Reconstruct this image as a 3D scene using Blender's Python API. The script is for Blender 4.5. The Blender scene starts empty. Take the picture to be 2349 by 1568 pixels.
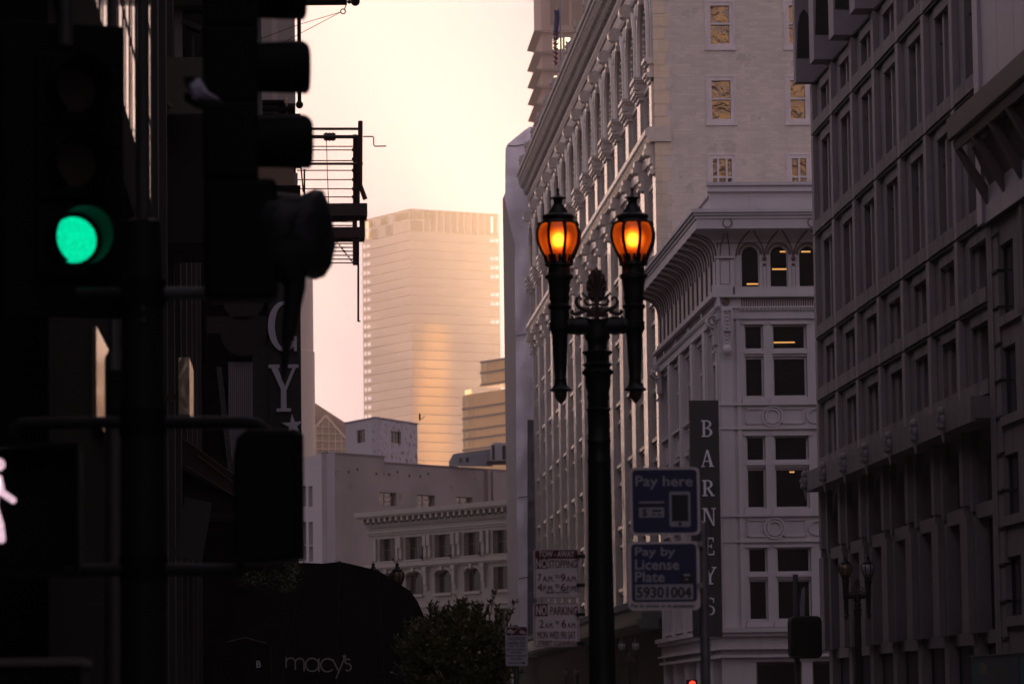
import bpy, math, random
from mathutils import Vector, Matrix
R = math.radians
random.seed(7)
scn = bpy.context.scene
COL = scn.collection

# ------------------------------------------------------------------ camera frame
F, CX, CY = 8809.0, 1174.5, 783.5
H0 = 1.6
_y = Vector((670 - CX, -(1630 - CY), -F)).normalized()
_u = Vector((-0.0075, 1, 0)); _z = (_u - _u.dot(_y) * _y).normalized(); _x = _y.cross(_z)
def ray(u, v):
    d = Vector((u - CX, CY - v, -F))
    return Vector((_x.dot(d), _y.dot(d), _z.dot(d)))
def W(u, v, Y):
    d = ray(u, v); t = Y / d.y
    return Vector((d.x * t, Y, H0 + d.z * t))
def WXP(u, v, X):
    d = ray(u, v); t = X / d.x
    return Vector((X, d.y * t, H0 + d.z * t))
cam = bpy.data.cameras.new('camera'); camo = bpy.data.objects.new('camera', cam); COL.objects.link(camo)
cam.lens = 135.0; cam.sensor_width = 36.0; cam.clip_end = 9000; cam.clip_start = 0.1
rot = Matrix((_x, _y, _z))
camo.matrix_world = Matrix.Translation((0, 0, H0)) @ rot.to_4x4()
scn.camera = camo
cam.dof.use_dof = True; cam.dof.focus_distance = 75.0; cam.dof.aperture_fstop = 5.0

# ------------------------------------------------------------------ materials
def _mat(name):
    m = bpy.data.materials.new(name); m.use_nodes = True
    nt = m.node_tree
    return m, nt, nt.nodes['Principled BSDF']
def mat(name, col, rough=0.7, var=0.15, scale=1.5, bump=0.0, bscale=None, spec=0.5, metal=0.0, streak=0.0, blocks=None, col2=None, patch=None, coat=0.0, ribs=None, tsc=1.0, boff=.5):
    m, nt, b = _mat(name); N = nt.nodes.new; L = nt.links.new
    tc = N('ShaderNodeTexCoord')
    n1 = N('ShaderNodeTexNoise'); n1.inputs['Scale'].default_value = scale; n1.inputs['Detail'].default_value = 6; n1.inputs['Roughness'].default_value = .6
    L(tc.outputs['Object'], n1.inputs['Vector'])
    mr = N('ShaderNodeMapRange'); mr.inputs['From Min'].default_value = .3; mr.inputs['From Max'].default_value = .7
    mr.inputs['To Min'].default_value = 1 - var; mr.inputs['To Max'].default_value = 1 + var
    L(n1.outputs['Fac'], mr.inputs['Value'])
    c = N('ShaderNodeVectorMath'); c.operation = 'SCALE'; c.inputs[0].default_value = col[:3]
    L(mr.outputs[0], c.inputs['Scale']); out = c.outputs[0]
    if col2:
        n3 = N('ShaderNodeTexNoise'); n3.inputs['Scale'].default_value = scale * .35; n3.inputs['Detail'].default_value = 4
        L(tc.outputs['Object'], n3.inputs['Vector'])
        r3 = N('ShaderNodeMapRange'); r3.inputs['From Min'].default_value = .42; r3.inputs['From Max'].default_value = .62
        L(n3.outputs['Fac'], r3.inputs['Value'])
        mx = N('ShaderNodeMix'); mx.data_type = 'RGBA'; mx.inputs['B'].default_value = (*col2, 1)
        L(r3.outputs[0], mx.inputs['Factor']); L(out, mx.inputs['A']); out = mx.outputs['Result']
    if streak:
        mp = N('ShaderNodeMapping'); mp.inputs['Scale'].default_value = (2.2, 2.2, .12)
        n2 = N('ShaderNodeTexNoise'); n2.inputs['Scale'].default_value = 1.0; n2.inputs['Detail'].default_value = 5
        L(tc.outputs['Object'], mp.inputs['Vector']); L(mp.outputs[0], n2.inputs['Vector'])
        r2 = N('ShaderNodeMapRange'); r2.inputs['From Min'].default_value = .5; r2.inputs['From Max'].default_value = .75
        r2.inputs['To Min'].default_value = 1; r2.inputs['To Max'].default_value = 1 - streak
        L(n2.outputs['Fac'], r2.inputs['Value'])
        s = N('ShaderNodeVectorMath'); s.operation = 'SCALE'; L(out, s.inputs[0]); L(r2.outputs[0], s.inputs['Scale']); out = s.outputs[0]
    if patch:   # (scale, threshold, colour) worn patches
        n4 = N('ShaderNodeTexNoise'); n4.inputs['Scale'].default_value = patch[0]; n4.inputs['Detail'].default_value = 5; n4.inputs['Roughness'].default_value = .7
        L(tc.outputs['Object'], n4.inputs['Vector'])
        r4 = N('ShaderNodeMapRange'); r4.inputs['From Min'].default_value = patch[1]; r4.inputs['From Max'].default_value = patch[1] + .03
        L(n4.outputs['Fac'], r4.inputs['Value'])
        mx = N('ShaderNodeMix'); mx.data_type = 'RGBA'; mx.inputs['B'].default_value = (*patch[2], 1)
        L(r4.outputs[0], mx.inputs['Factor']); L(out, mx.inputs['A']); out = mx.outputs['Result']
    hgt = None
    if blocks:  # (block width, course height, rotate about z, mortar darkness)
        cb = N('ShaderNodeCombineXYZ'); sp = N('ShaderNodeSeparateXYZ'); L(tc.outputs['Object'], sp.inputs[0])
        ad = N('ShaderNodeMath'); ad.operation = 'ADD'; L(sp.outputs['X'], ad.inputs[0]); L(sp.outputs['Y'], ad.inputs[1])
        L(ad.outputs[0], cb.inputs['X']); L(sp.outputs['Z'], cb.inputs['Y'])
        br = N('ShaderNodeTexBrick'); br.offset = boff; br.inputs['Scale'].default_value = 1; br.inputs['Brick Width'].default_value = blocks[0]
        br.inputs['Row Height'].default_value = blocks[1]; br.inputs['Mortar Size'].default_value = blocks[2]; br.inputs['Mortar Smooth'].default_value = .2
        br.inputs['Color1'].default_value = (1, 1, 1, 1); br.inputs['Color2'].default_value = (.86, .86, .86, 1); br.inputs['Mortar'].default_value = (blocks[3],) * 3 + (1,)
        L(cb.outputs[0], br.inputs['Vector'])
        s = N('ShaderNodeVectorMath'); s.operation = 'MULTIPLY'; L(out, s.inputs[0]); L(br.outputs['Color'], s.inputs[1]); out = s.outputs[0]
        hgt = br.outputs['Fac']
    L(out, b.inputs['Base Color'])
    rr = N('ShaderNodeMapRange'); rr.inputs['To Min'].default_value = max(.02, rough - .08); rr.inputs['To Max'].default_value = min(1, rough + .08)
    L(n1.outputs['Fac'], rr.inputs['Value']); L(rr.outputs[0], b.inputs['Roughness'])
    b.inputs['Specular IOR Level'].default_value = spec; b.inputs['Metallic'].default_value = metal
    if coat: b.inputs['Coat Weight'].default_value = coat; b.inputs['Coat Roughness'].default_value = .12
    if bump:
        nb = N('ShaderNodeTexNoise'); nb.inputs['Scale'].default_value = bscale or scale * 4; nb.inputs['Detail'].default_value = 5
        if tsc != 1.0:
            mp = N('ShaderNodeMapping'); mp.inputs['Scale'].default_value = (1, 1, tsc); L(tc.outputs['Object'], mp.inputs['Vector']); L(mp.outputs[0], nb.inputs['Vector'])
        else: L(tc.outputs['Object'], nb.inputs['Vector'])
        bp = N('ShaderNodeBump'); bp.inputs['Strength'].default_value = bump; bp.inputs['Distance'].default_value = .05
        L(nb.outputs['Fac'], bp.inputs['Height']); L(bp.outputs[0], b.inputs['Normal'])
    return m
def glass(name, col=(.02, .022, .028), rough=.06, wav=.0, wscale=1.5, spec=.7, metal=0):
    m, nt, b = _mat(name); N = nt.nodes.new; L = nt.links.new
    b.inputs['Base Color'].default_value = (*col, 1); b.inputs['Roughness'].default_value = rough; b.inputs['Specular IOR Level'].default_value = spec
    b.inputs['Metallic'].default_value = metal
    if wav:
        tc = N('ShaderNodeTexCoord'); nb = N('ShaderNodeTexNoise'); nb.inputs['Scale'].default_value = wscale; nb.inputs['Detail'].default_value = 3
        nb.inputs['Distortion'].default_value = 1.2
        gi = N('ShaderNodeObjectInfo'); ad = N('ShaderNodeVectorMath'); ad.operation = 'ADD'
        sc = N('ShaderNodeVectorMath'); sc.operation = 'SCALE'; sc.inputs[0].default_value = (40, 40, 40); L(gi.outputs['Random'], sc.inputs['Scale'])
        L(tc.outputs['Object'], ad.inputs[0]); L(sc.outputs[0], ad.inputs[1]); L(ad.outputs[0], nb.inputs['Vector'])
        bp = N('ShaderNodeBump'); bp.inputs['Strength'].default_value = wav; bp.inputs['Distance'].default_value = .1
        L(nb.outputs['Fac'], bp.inputs['Height']); L(bp.outputs[0], b.inputs['Normal'])
    return m
def emis(name, col, strength, base=(.02, .02, .02)):
    m, nt, b = _mat(name)
    b.inputs['Base Color'].default_value = (*base, 1); b.inputs['Emission Color'].default_value = (*col, 1); b.inputs['Emission Strength'].default_value = strength
    return m

# ------------------------------------------------------------------ mesh builder
OFF = {}
class MB:
    def __init__(s, M=None): s.v = []; s.f = []; s.M = M
    def add(s, vs, fs):
        n = len(s.v)
        s.v += [tuple(s.M @ Vector(p)) if s.M is not None else tuple(p) for p in vs]
        s.f += [tuple(i + n for i in f) for f in fs]; return s
    def box(s, x0, y0, z0, x1, y1, z1):
        if x0 > x1: x0, x1 = x1, x0
        if y0 > y1: y0, y1 = y1, y0
        if z0 > z1: z0, z1 = z1, z0
        return s.add([(x0, y0, z0), (x1, y0, z0), (x1, y1, z0), (x0, y1, z0), (x0, y0, z1), (x1, y0, z1), (x1, y1, z1), (x0, y1, z1)],
              [(0, 3, 2, 1), (4, 5, 6, 7), (0, 1, 5, 4), (1, 2, 6, 5), (2, 3, 7, 6), (3, 0, 4, 7)])
    def prism(s, poly, a, b, axis='y'):
        f = {'y': lambda p, t: (p[0], t, p[1]), 'x': lambda p, t: (t, p[0], p[1]), 'z': lambda p, t: (p[0], p[1], t)}[axis]
        area = sum(poly[i][0] * poly[(i + 1) % len(poly)][1] - poly[(i + 1) % len(poly)][0] * poly[i][1] for i in range(len(poly)))
        if (area < 0) ^ (axis == 'y'): poly = poly[::-1]
        if a > b: a, b = b, a
        n = len(poly); vs = [f(p, a) for p in poly] + [f(p, b) for p in poly]
        fs = [tuple(range(n))[::-1], tuple(range(n, 2 * n))] + [(i, (i + 1) % n, n + (i + 1) % n, n + i) for i in range(n)]
        return s.add(vs, fs)
    def lathe(s, cx, cy, prof, n=20, flute=0.0, cap=True):
        prof = sorted(prof, key=lambda p: p[0]) if prof[0][0] > prof[-1][0] else prof
        vs = []; fs = []
        for z, r in prof:
            for k in range(n):
                rr = r * (1 - flute * (k % 2)); a = 2 * math.pi * k / n
                vs.append((cx + rr * math.cos(a), cy + rr * math.sin(a), z))
        for i in range(len(prof) - 1):
            for k in range(n):
                k2 = (k + 1) % n; fs.append((i * n + k, i * n + k2, (i + 1) * n + k2, (i + 1) * n + k))
        if cap: fs.append(tuple(range(n))[::-1]); fs.append(tuple(range((len(prof) - 1) * n, len(prof) * n)))
        return s.add(vs, fs)
    def tube(s, pts, r, n=8):
        pts = [Vector(p) for p in pts]; rs = r if isinstance(r, (list, tuple)) else [r] * len(pts)
        vs = []; fs = []; pn = None
        for i, p in enumerate(pts):
            t = (pts[min(i + 1, len(pts) - 1)] - pts[max(i - 1, 0)]).normalized()
            if pn is None:
                a = Vector((0, 0, 1)) if abs(t.z) < .9 else Vector((1, 0, 0)); pn = t.cross(a).normalized()
            pn = (pn - pn.dot(t) * t).normalized(); q = t.cross(pn)
            for k in range(n):
                a = 2 * math.pi * k / n; vs.append(tuple(p + rs[i] * (math.cos(a) * pn + math.sin(a) * q)))
        for i in range(len(pts) - 1):
            for k in range(n):
                k2 = (k + 1) % n; fs.append((i * n + k, i * n + k2, (i + 1) * n + k2, (i + 1) * n + k))
        fs.append(tuple(range(n))[::-1]); fs.append(tuple(range((len(pts) - 1) * n, len(pts) * n)))
        return s.add(vs, fs)
    def ball(s, c, r, n=14, m=9, sc=(1, 1, 1)):
        vs = []; fs = []
        for j in range(m + 1):
            t = math.pi * j / m
            for k in range(n):
                a = 2 * math.pi * k / n
                vs.append((c[0] + r * sc[0] * math.sin(t) * math.cos(a), c[1] + r * sc[1] * math.sin(t) * math.sin(a), c[2] - r * sc[2] * math.cos(t)))
        for j in range(m):
            for k in range(n):
                k2 = (k + 1) % n; fs.append((j * n + k, j * n + k2, (j + 1) * n + k2, (j + 1) * n + k))
        return s.add(vs, fs)
    def quad(s, a, b, c, d): return s.add([a, b, c, d], [(0, 1, 2, 3)])
    def mesh(s, name, m, off=Vector((0, 0, 0)), smooth=0):
        me = bpy.data.meshes.new(name)
        me.from_pydata([(p[0] - off[0], p[1] - off[1], p[2] - off[2]) for p in s.v], [], s.f); me.update()
        if m: me.materials.append(m)
        if smooth:
            me.polygons.foreach_set('use_smooth', [True] * len(me.polygons))
            try: me.set_sharp_from_angle(angle=R(smooth))
            except Exception: pass
        return me
    def build(s, name, m, parent=None, loc=None, smooth=0, bevel=0):
        if parent is not None: off = OFF[parent.name]
        else: off = Vector(loc) if loc is not None else Vector((0, 0, 0))
        o = bpy.data.objects.new(name, s.mesh(name, m, off, smooth)); COL.objects.link(o)
        if parent is not None: o.parent = parent
        else: o.location = off
        OFF[o.name] = off
        if bevel:
            bm = o.modifiers.new('bevel', 'BEVEL'); bm.width = bevel; bm.segments = 2; bm.limit_method = 'ANGLE'; bm.angle_limit = R(40)
        return o
def tag(o, label=None, cat=None, group=None, kind=None):
    if label: o['label'] = label
    if cat: o['category'] = cat
    if group: o['group'] = group
    if kind: o['kind'] = kind
    return o
def thing(name, loc, label, cat, group=None):
    o = bpy.data.objects.new(name, None); COL.objects.link(o); o.location = loc; o.empty_display_size = .3
    OFF[o.name] = Vector(loc); return tag(o, label, cat, group)
def place(name, me, parent, pos, rz=0):
    o = bpy.data.objects.new(name, me); COL.objects.link(o)
    if parent is not None: o.parent = parent; o.location = Vector(pos) - OFF[parent.name]
    else: o.location = pos
    o.rotation_euler = (0, 0, rz); OFF[o.name] = Vector(pos); return o
def copy_tree(o, parent=None, loc=None):
    c = o.copy(); COL.objects.link(c)
    if parent is not None: c.parent = parent
    if loc is not None: c.location = loc
    for ch in o.children: copy_tree(ch, c)
    return c
def fb(mb, u0, v0, u1, v1, Y, y0=0, y1=.1):
    a = W(u0, (v0 + v1) / 2, Y).x; b = W(u1, (v0 + v1) / 2, Y).x
    c = W((u0 + u1) / 2, v0, Y).z; d = W((u0 + u1) / 2, v1, Y).z
    return mb.box(a, Y + y0, d, b, Y + y1, c)
def fpoly(mb, pts, Y, y0=0, y1=.1):
    return mb.prism([(W(u, v, Y).x, W(u, v, Y).z) for u, v in pts], Y + y0, Y + y1, 'y')
def circ(cx, cz, r, n=24, a0=0, a1=360):
    return [(cx + r * math.cos(R(a0 + (a1 - a0) * k / n)), cz + r * math.sin(R(a0 + (a1 - a0) * k / n))) for k in range(n + (0 if a1 - a0 >= 360 else 1))]
def ring(mb, cx, cz, r0, r1, ya, yb, n=24, a0=0, a1=360):
    st = (a1 - a0) / n
    for k in range(n):
        a, b = R(a0 + st * k), R(a0 + st * (k + 1))
        mb.prism([(cx + r0 * math.cos(a), cz + r0 * math.sin(a)), (cx + r1 * math.cos(a), cz + r1 * math.sin(a)),
                  (cx + r1 * math.cos(b), cz + r1 * math.sin(b)), (cx + r0 * math.cos(b), cz + r0 * math.sin(b))], ya, yb, 'y')
def text_polys(s, sp=1.0):
    cu = bpy.data.curves.new('t', 'FONT'); cu.body = s; cu.size = 1; cu.space_character = sp; cu.fill_mode = 'FRONT'; cu.resolution_u = 3
    o = bpy.data.objects.new('t', cu); COL.objects.link(o)
    dg = bpy.context.evaluated_depsgraph_get(); me = bpy.data.meshes.new_from_object(o.evaluated_get(dg))
    vs = [(v.co.x, v.co.y) for v in me.vertices]; fs = [tuple(p.vertices) for p in me.polygons]
    bpy.data.objects.remove(o); bpy.data.curves.remove(cu); bpy.data.meshes.remove(me)
    return vs, fs
def text(mb, s, org, right, up, w, h, align='c', fit=True, sp=1.0, bold=0):
    """text fitted in the w x h box whose lower-left corner is org; bold = thickening in metres"""
    vs, fs = text_polys(s, sp)
    if not vs: return
    x0 = min(p[0] for p in vs); x1 = max(p[0] for p in vs); z0 = min(p[1] for p in vs); z1 = max(p[1] for p in vs)
    sx = w / (x1 - x0); sz = h / (z1 - z0)
    org = Vector(org); right = Vector(right).normalized(); up = Vector(up).normalized(); n = right.cross(up)
    for k, (dx, dz) in enumerate([(0, 0)] + ([(bold, 0), (-bold, 0), (0, bold), (0, -bold)] if bold else [])):
        mb.add([tuple(org + right * ((p[0] - x0) * sx + dx) + up * ((p[1] - z0) * sz + dz) + n * (.0004 * k)) for p in vs], fs)
def ftext(mb, s, u0, v0, u1, v1, Y, dy=-.006, bold=0, sp=1.0):
    a = W(u0, v1, Y); b = W(u1, v1, Y); c = W(u0, v0, Y)
    a = a + Vector((0, dy, 0))
    text(mb, s, a, b - W(u0, v1, Y), c - W(u0, v1, Y), (b - W(u0, v1, Y)).length, (c - W(u0, v1, Y)).length, bold=bold, sp=sp)
# windows as shared meshes: local x along the wall, y into the building, z up
_WC = {}
def window_mesh(w, h, t, cols, rows, fm, gm, d=.08, mt=None, top=None):
    key = (round(w, 2), round(h, 2), t, tuple(cols), tuple(rows), fm.name, gm.name, d, mt, top)
    if key in _WC: return _WC[key]
    mt = mt or t * .6
    m = MB()
    m.box(0, 0, 0, t, d, h).box(w - t, 0, 0, w, d, h).box(t, 0, 0, w - t, d, t)
    if not top: m.box(t, 0, h - t, w - t, d, h)
    for c in cols: m.box(c * w - mt / 2, .006, t, c * w + mt / 2, d - .004, h - t)
    for r in rows: m.box(t, .012, r * h - mt / 2, w - t, d - .002, r * h + mt / 2)
    g = MB()
    if top:  # round headed
        rr = w / 2; ring(m, rr, h, rr - t, rr, 0, d, 14, 0, 180)
        g.prism([(t, t), (w - t, t)] + circ(rr, h, rr - t, 12, 0, 180), d * .55, d * .55 + .02, 'y')
    else: g.box(t, d * .55, t, w - t, d * .55 + .02, h - t)
    _WC[key] = (m.mesh('window', fm), g.mesh('pane', gm)); return _WC[key]
def window(parent, pos, rz, w, h, t, cols, rows, fm, gm, name='window', **k):
    a, b = window_mesh(w, h, t, cols, rows, fm, gm, **k)
    o = place(name, a, parent, pos, rz)
    g = bpy.data.objects.new('pane', b); COL.objects.link(g); g.parent = o
    return o
def rep(name, m, parent, mb, ys, smooth=0, x=0.0, z=0.0):
    """one part per repeat: the mesh is built round y = 0 and shared"""
    me = mb.mesh(name, m, Vector((0, 0, 0)), smooth)
    return [place(name, me, parent, (x, y, z)) for y in ys]
EXPO = 1.12
HAZE = 0.00024
# ------------------------------------------------------------------ sky, sun, air
SUN_AZ, SUN_EL = R(5.8), R(3.2)          # azimuth east of +Y (to the right), elevation
w = bpy.data.worlds.new("World"); scn.world = w; w.use_nodes = True
nt = w.node_tree; bg = nt.nodes['Background']
sky = nt.nodes.new('ShaderNodeTexSky'); sky.sky_type = 'NISHITA'; sky.sun_disc = False
sky.sun_elevation = SUN_EL; sky.sun_rotation = SUN_AZ; sky.altitude = 20; sky.air_density = 1.1; sky.dust_density = 3.0; sky.ozone_density = 2.0
hs = nt.nodes.new('ShaderNodeHueSaturation'); hs.inputs['Saturation'].default_value = .75; hs.inputs['Hue'].default_value = .482
tn = nt.nodes.new('ShaderNodeVectorMath'); tn.operation = 'MULTIPLY'; tn.inputs[1].default_value = (1.66, 1.42, 1.68)
nt.links.new(sky.outputs[0], hs.inputs['Color']); gn = nt.nodes.new('ShaderNodeGamma'); gn.inputs[1].default_value = .20; nt.links.new(hs.outputs[0], gn.inputs[0]); nt.links.new(gn.outputs[0], tn.inputs[0]); nt.links.new(tn.outputs[0], bg.inputs[0]); bg.inputs[1].default_value = 0.15
sun = bpy.data.lights.new('sun', 'SUN'); sun.energy = 5.0; sun.angle = R(.5); sun.color = (1, .72, .42)
so = bpy.data.objects.new('sun', sun); COL.objects.link(so)
d = Vector((math.sin(SUN_AZ) * math.cos(SUN_EL), math.cos(SUN_AZ) * math.cos(SUN_EL), math.sin(SUN_EL)))
so.rotation_euler = d.to_track_quat('Z', 'Y').to_euler()
scn.view_settings.view_transform = 'Standard'; scn.view_settings.look = 'None'; scn.view_settings.gamma = 1; scn.view_settings.exposure = EXPO
cy = scn.cycles
cy.max_bounces = 7; cy.diffuse_bounces = 3; cy.glossy_bounces = 4; cy.transmission_bounces = 6; cy.volume_bounces = 1; cy.transparent_max_bounces = 8
cy.use_denoising = True; cy.sample_clamp_indirect = 6; cy.caustics_reflective = False; cy.caustics_refractive = False
mh = bpy.data.materials.new('air'); mh.use_nodes = True; hn = mh.node_tree; hn.nodes.clear()
ho = hn.nodes.new('ShaderNodeOutputMaterial'); pv = hn.nodes.new('ShaderNodeVolumePrincipled')
pv.inputs['Color'].default_value = (1, .80, .70, 1); pv.inputs['Density'].default_value = HAZE; pv.inputs['Anisotropy'].default_value = .45
hn.links.new(pv.outputs[0], ho.inputs['Volume'])
hz = MB().box(-320, -420, -8, 560, 2560, 345)
tag(hz.build('haze', mh), kind='stuff')
# ================================================================== setting
def gz(y): return 0 if y < 110 else -.012 * (min(y, 330) - 110)
M_ground = mat('ground_mat', (.09, .085, .08), .9, .2, .05)
M_road = mat('asphalt', (.05, .05, .052), .85, .25, .6, .3, 40)
M_walk = mat('pavement', (.3, .29, .28), .85, .15, .8, .15, 20, blocks=(1.2, 1.2, .01, .5))
M_kerb = mat('kerb_stone', (.35, .34, .33), .8)
def strip(name, x0, x1, z, m, ya=-120, yb=330, cuts=(110,)):
    ys = [ya] + [c for c in cuts if ya < c < yb] + [yb]; mb = MB()
    for a, b in zip(ys, ys[1:]): mb.quad((x0, a, gz(a) + z), (x1, a, gz(a) + z), (x1, b, gz(b) + z), (x0, b, gz(b) + z))
    return tag(mb.build(name, m), kind='structure')
g = MB(); ys = [-900, 110, 330, 5000]
for a, b in zip(ys, ys[1:]): g.quad((-2500, a, gz(a) - .02), (2500, a, gz(a) - .02), (2500, b, gz(b) - .02), (-2500, b, gz(b) - .02))
tag(g.build('ground', M_ground), kind='structure')
strip('road', 3.15, 15.85, 0, M_road)
tag(MB().quad((-300, 136, -.28), (3.14, 136, -.28), (3.14, 158, -.55), (-300, 158, -.55)).quad((15.86, 136, -.28), (300, 136, -.28), (300, 158, -.55), (15.86, 158, -.55)).build('cross_road', M_road), kind='structure')
for x0, x1 in ((-2.0, 3.0), (16.0, 18.0)):
    for ya, yb in ((-60, 134), (160, 325)): strip('pavement', x0, x1, .14, M_walk, ya, yb)
for x in (3.0, 15.85):
    mb = MB()
    for ya, yb in ((-60, 110), (110, 134), (160, 325)):
        mb.add([(x, ya, gz(ya) - .1), (x + .15, ya, gz(ya) - .1), (x + .15, yb, gz(yb) - .1), (x, yb, gz(yb) - .1), (x, ya, gz(ya) + .15), (x + .15, ya, gz(ya) + .15), (x + .15, yb, gz(yb) + .15), (x, yb, gz(yb) + .15)],
               [(0, 3, 2, 1), (4, 5, 6, 7), (0, 1, 5, 4), (1, 2, 6, 5), (2, 3, 7, 6), (3, 0, 4, 7)])
    tag(mb.build('kerb', M_kerb), kind='structure')
mb = MB()
for k in range(60): mb.quad((9.42, -40 + k * 5, gz(-40 + k * 5) + .004), (9.58, -40 + k * 5, gz(-40 + k * 5) + .004), (9.58, -37 + k * 5, gz(-37 + k * 5) + .004), (9.42, -37 + k * 5, gz(-37 + k * 5) + .004))
tag(mb.build('lane_marking', mat('road_paint', (.7, .7, .68), .7)), kind='structure')

XF = 18.0
Zp = lambda zz: zz * .978 + H0
# ================================================================== arcaded terracotta building
M_terra = mat('glazed_terracotta', (.55, .47, .42), .10, .10, .7, .025, 3, spec=1.0, blocks=(1.1, .55, .012, .62), streak=.12)
M_terra_trim = mat('terracotta_trim', (.56, .47, .42), .26, .16, 1.2, .25, 5, spec=.9)
M_cornice = mat('weathered_cornice', (.42, .35, .32), .55, .25, 1.5, .5, 6, streak=.25)
M_brickpaint = mat('painted_brick', (.68, .57, .51), .75, .06, .6, .35, 9, blocks=(.45, .16, .012, .86), streak=.07, patch=(.6, .60, (.56, .48, .44)))
M_frame = mat('window_frame_paint', (.36, .31, .31), .5, .1, 2)
M_gl = glass('window_glass', wav=.02, wscale=.8)
M_glwav = glass('wavy_window_glass', (.21, .18, .165), .04, wav=.34, wscale=1.6, spec=1.0, metal=.75)
Y0, Y1, NB = 186.3, 283.2, 14
P = (Y1 - Y0) / NB
A = thing('arcaded_building', (XF, Y0, -2), 'tall cream terracotta building with arched top storey, heavy cornice and painted end wall', 'building')
wb = MB(); pw = 2.1
zs = [13.6 + 3.5 * k for k in range(-2, 5)]     # sill levels 6.6 .. 27.6
wb.box(XF + .75, Y0 + .02, -3, 60, Y1, Zp(42.5))
wb.build('wall', M_terra, A)
PY = [Y0 + i * P for i in range(1, NB + 1)]
q = MB().box(XF, -pw / 2, Zp(4.6), XF + .8, pw / 2, Zp(27.6)).box(XF + .16, -pw / 2 - .22, Zp(4.6), XF + .78, pw / 2 + .22, Zp(27.6))
rep('pier', M_terra, A, q, PY)
q = MB().box(XF, 0, Zp(4.6), XF + .8, 1.25, Zp(27.6)).box(XF + .16, 0.01, Zp(4.6), XF + .78, 1.5, Zp(27.6))
rep('corner_pier', M_terra, A, q, [Y0])
MIDS = [Y0 + (i + .5) * P for i in range(NB)]; hb = (P - pw) / 2
rep('mullion', M_terra, A, MB().box(XF + .34, -.28, Zp(4.6), XF + .79, .28, Zp(27.6)), MIDS)
q = MB().box(XF + .42, -hb, -1.0, XF + .77, hb, 0).box(XF + .12, -hb - .01, -.16, XF + .76, hb + .01, .02).box(XF + .24, -hb - .01, -.30, XF + .75, hb + .01, -.162)
q.box(XF + .22, -hb - .01, -1.12, XF + .74, hb + .01, -.95).box(XF + .32, -hb - .01, -1.24, XF + .73, hb + .01, -1.122)
q.box(XF + .36, -hb + .35, -.85, XF + .43, -.45, -.42).box(XF + .36, .45, -.85, XF + .43, hb - .35, -.42)
for z in zs: rep('spandrel', M_terra_trim, A, q, MIDS, z=Zp(z))
# windows of the lower floors
for i in range(NB):
    a, b = Y0 + i * P + pw / 2, Y0 + (i + 1) * P - pw / 2
    mid = (a + b) / 2
    for z in zs[:-1]:
        hgt = 3.5 - 1.24
        window(A, (XF + .48, b - .01, Zp(z + .02)), -math.pi / 2, b - a - .02, hgt, .12, (.25, .5, .75), (.5,), M_frame, M_gl, d=.2)
# belt course with brackets
bc = MB()
def ycourse(mb, prof, ya, yb):   # prof: (x, z') closed section run along y
    mb.prism([(x, Zp(z)) for x, z in prof], ya, yb, 'y')
ycourse(bc, [(XF + .8, 28.2), (17.75, 28.2), (17.6, 28.45), (17.5, 28.55), (17.5, 28.8), (17.7, 28.95), (XF + .8, 29.0)], Y0 - .42, Y1)
ycourse(bc, [(XF + .8, 27.6), (17.98, 27.6), (17.98, 28.19), (XF + .8, 28.19)], Y0, Y1)
bc.build('belt_course', M_terra_trim, A)
br = MB(); PYB = [Y0 + .6] + PY[:-1] + [Y1 - .6]
for dz, dx, hh in ((28.19, .42, .25), (27.95, .36, .35), (27.6, .24, .45), (27.15, .12, .5)): br.box(XF - dx, -.5, Zp(dz - hh), XF + .02, .5, Zp(dz))
br.tube([(XF - .33, -.55, Zp(27.75)), (XF - .33, .55, Zp(27.75))], .2, 10)
br.tube([(XF - .12, -.55, Zp(26.75)), (XF - .12, .55, Zp(26.75))], .14, 10)
rep('bracket', M_terra_trim, A, br, PYB, 40)
# pilaster storey 29.0 .. 31.7
pb = MB().box(XF - .12, -.85, Zp(29), XF + .78, .85, Zp(31.5)).box(XF + .1, -1.2, Zp(29), XF + .77, 1.2, Zp(31.5))
rep('pilaster', M_terra, A, pb, PY)
rep('corner_pilaster', M_terra, A, MB().box(XF - .12, 0, Zp(29), XF + .78, 1.15, Zp(31.5)).box(XF + .1, .01, Zp(29), XF + .77, 1.5, Zp(31.5)), [Y0])
for i in range(NB):
    a, b = Y0 + i * P + 1.2, Y0 + (i + 1) * P - 1.2
    window(A, (XF + .42, b, Zp(29.0)), -math.pi / 2, b - a, 2.2, .16, (.33, .66), (), M_frame, M_gl, d=.25)
CAPS = ((-.2, 31.3, 31.5, .05), (-.32, 31.5, 31.62, .12), (-.42, 31.62, 31.76, .2), (-.2, 31.76, 32.2, 0), (-.34, 32.2, 32.32, .12), (-.46, 32.32, 32.5, .22))
cp = MB()
for x, z0, z1, e in CAPS: cp.box(XF + x, -.95 - e, Zp(z0), XF + .7, .95 + e, Zp(z1))
cp.tube([(XF - .3, -1.07, Zp(32.0)), (XF - .3, 1.07, Zp(32.0))], .16, 10)
rep('capital', M_terra_trim, A, cp, PY, 40)
cp = MB()
for x, z0, z1, e in CAPS: cp.box(XF + x, -.12 * (x < -.3), Zp(z0), XF + .7, 1.2 + e, Zp(z1))
rep('corner_capital', M_terra_trim, A, cp, [Y0])
q = MB(); g_ = P / 2 - .96
q.box(XF + .05, -g_, Zp(31.5), XF + .75, g_, Zp(31.7)).box(XF + .2, -g_, Zp(31.3), XF + .75, g_, Zp(31.5)).box(XF + .2, -g_, Zp(31.7), XF + .74, g_, Zp(32.4))
rep('lintel', M_terra_trim, A, q, MIDS)
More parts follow.
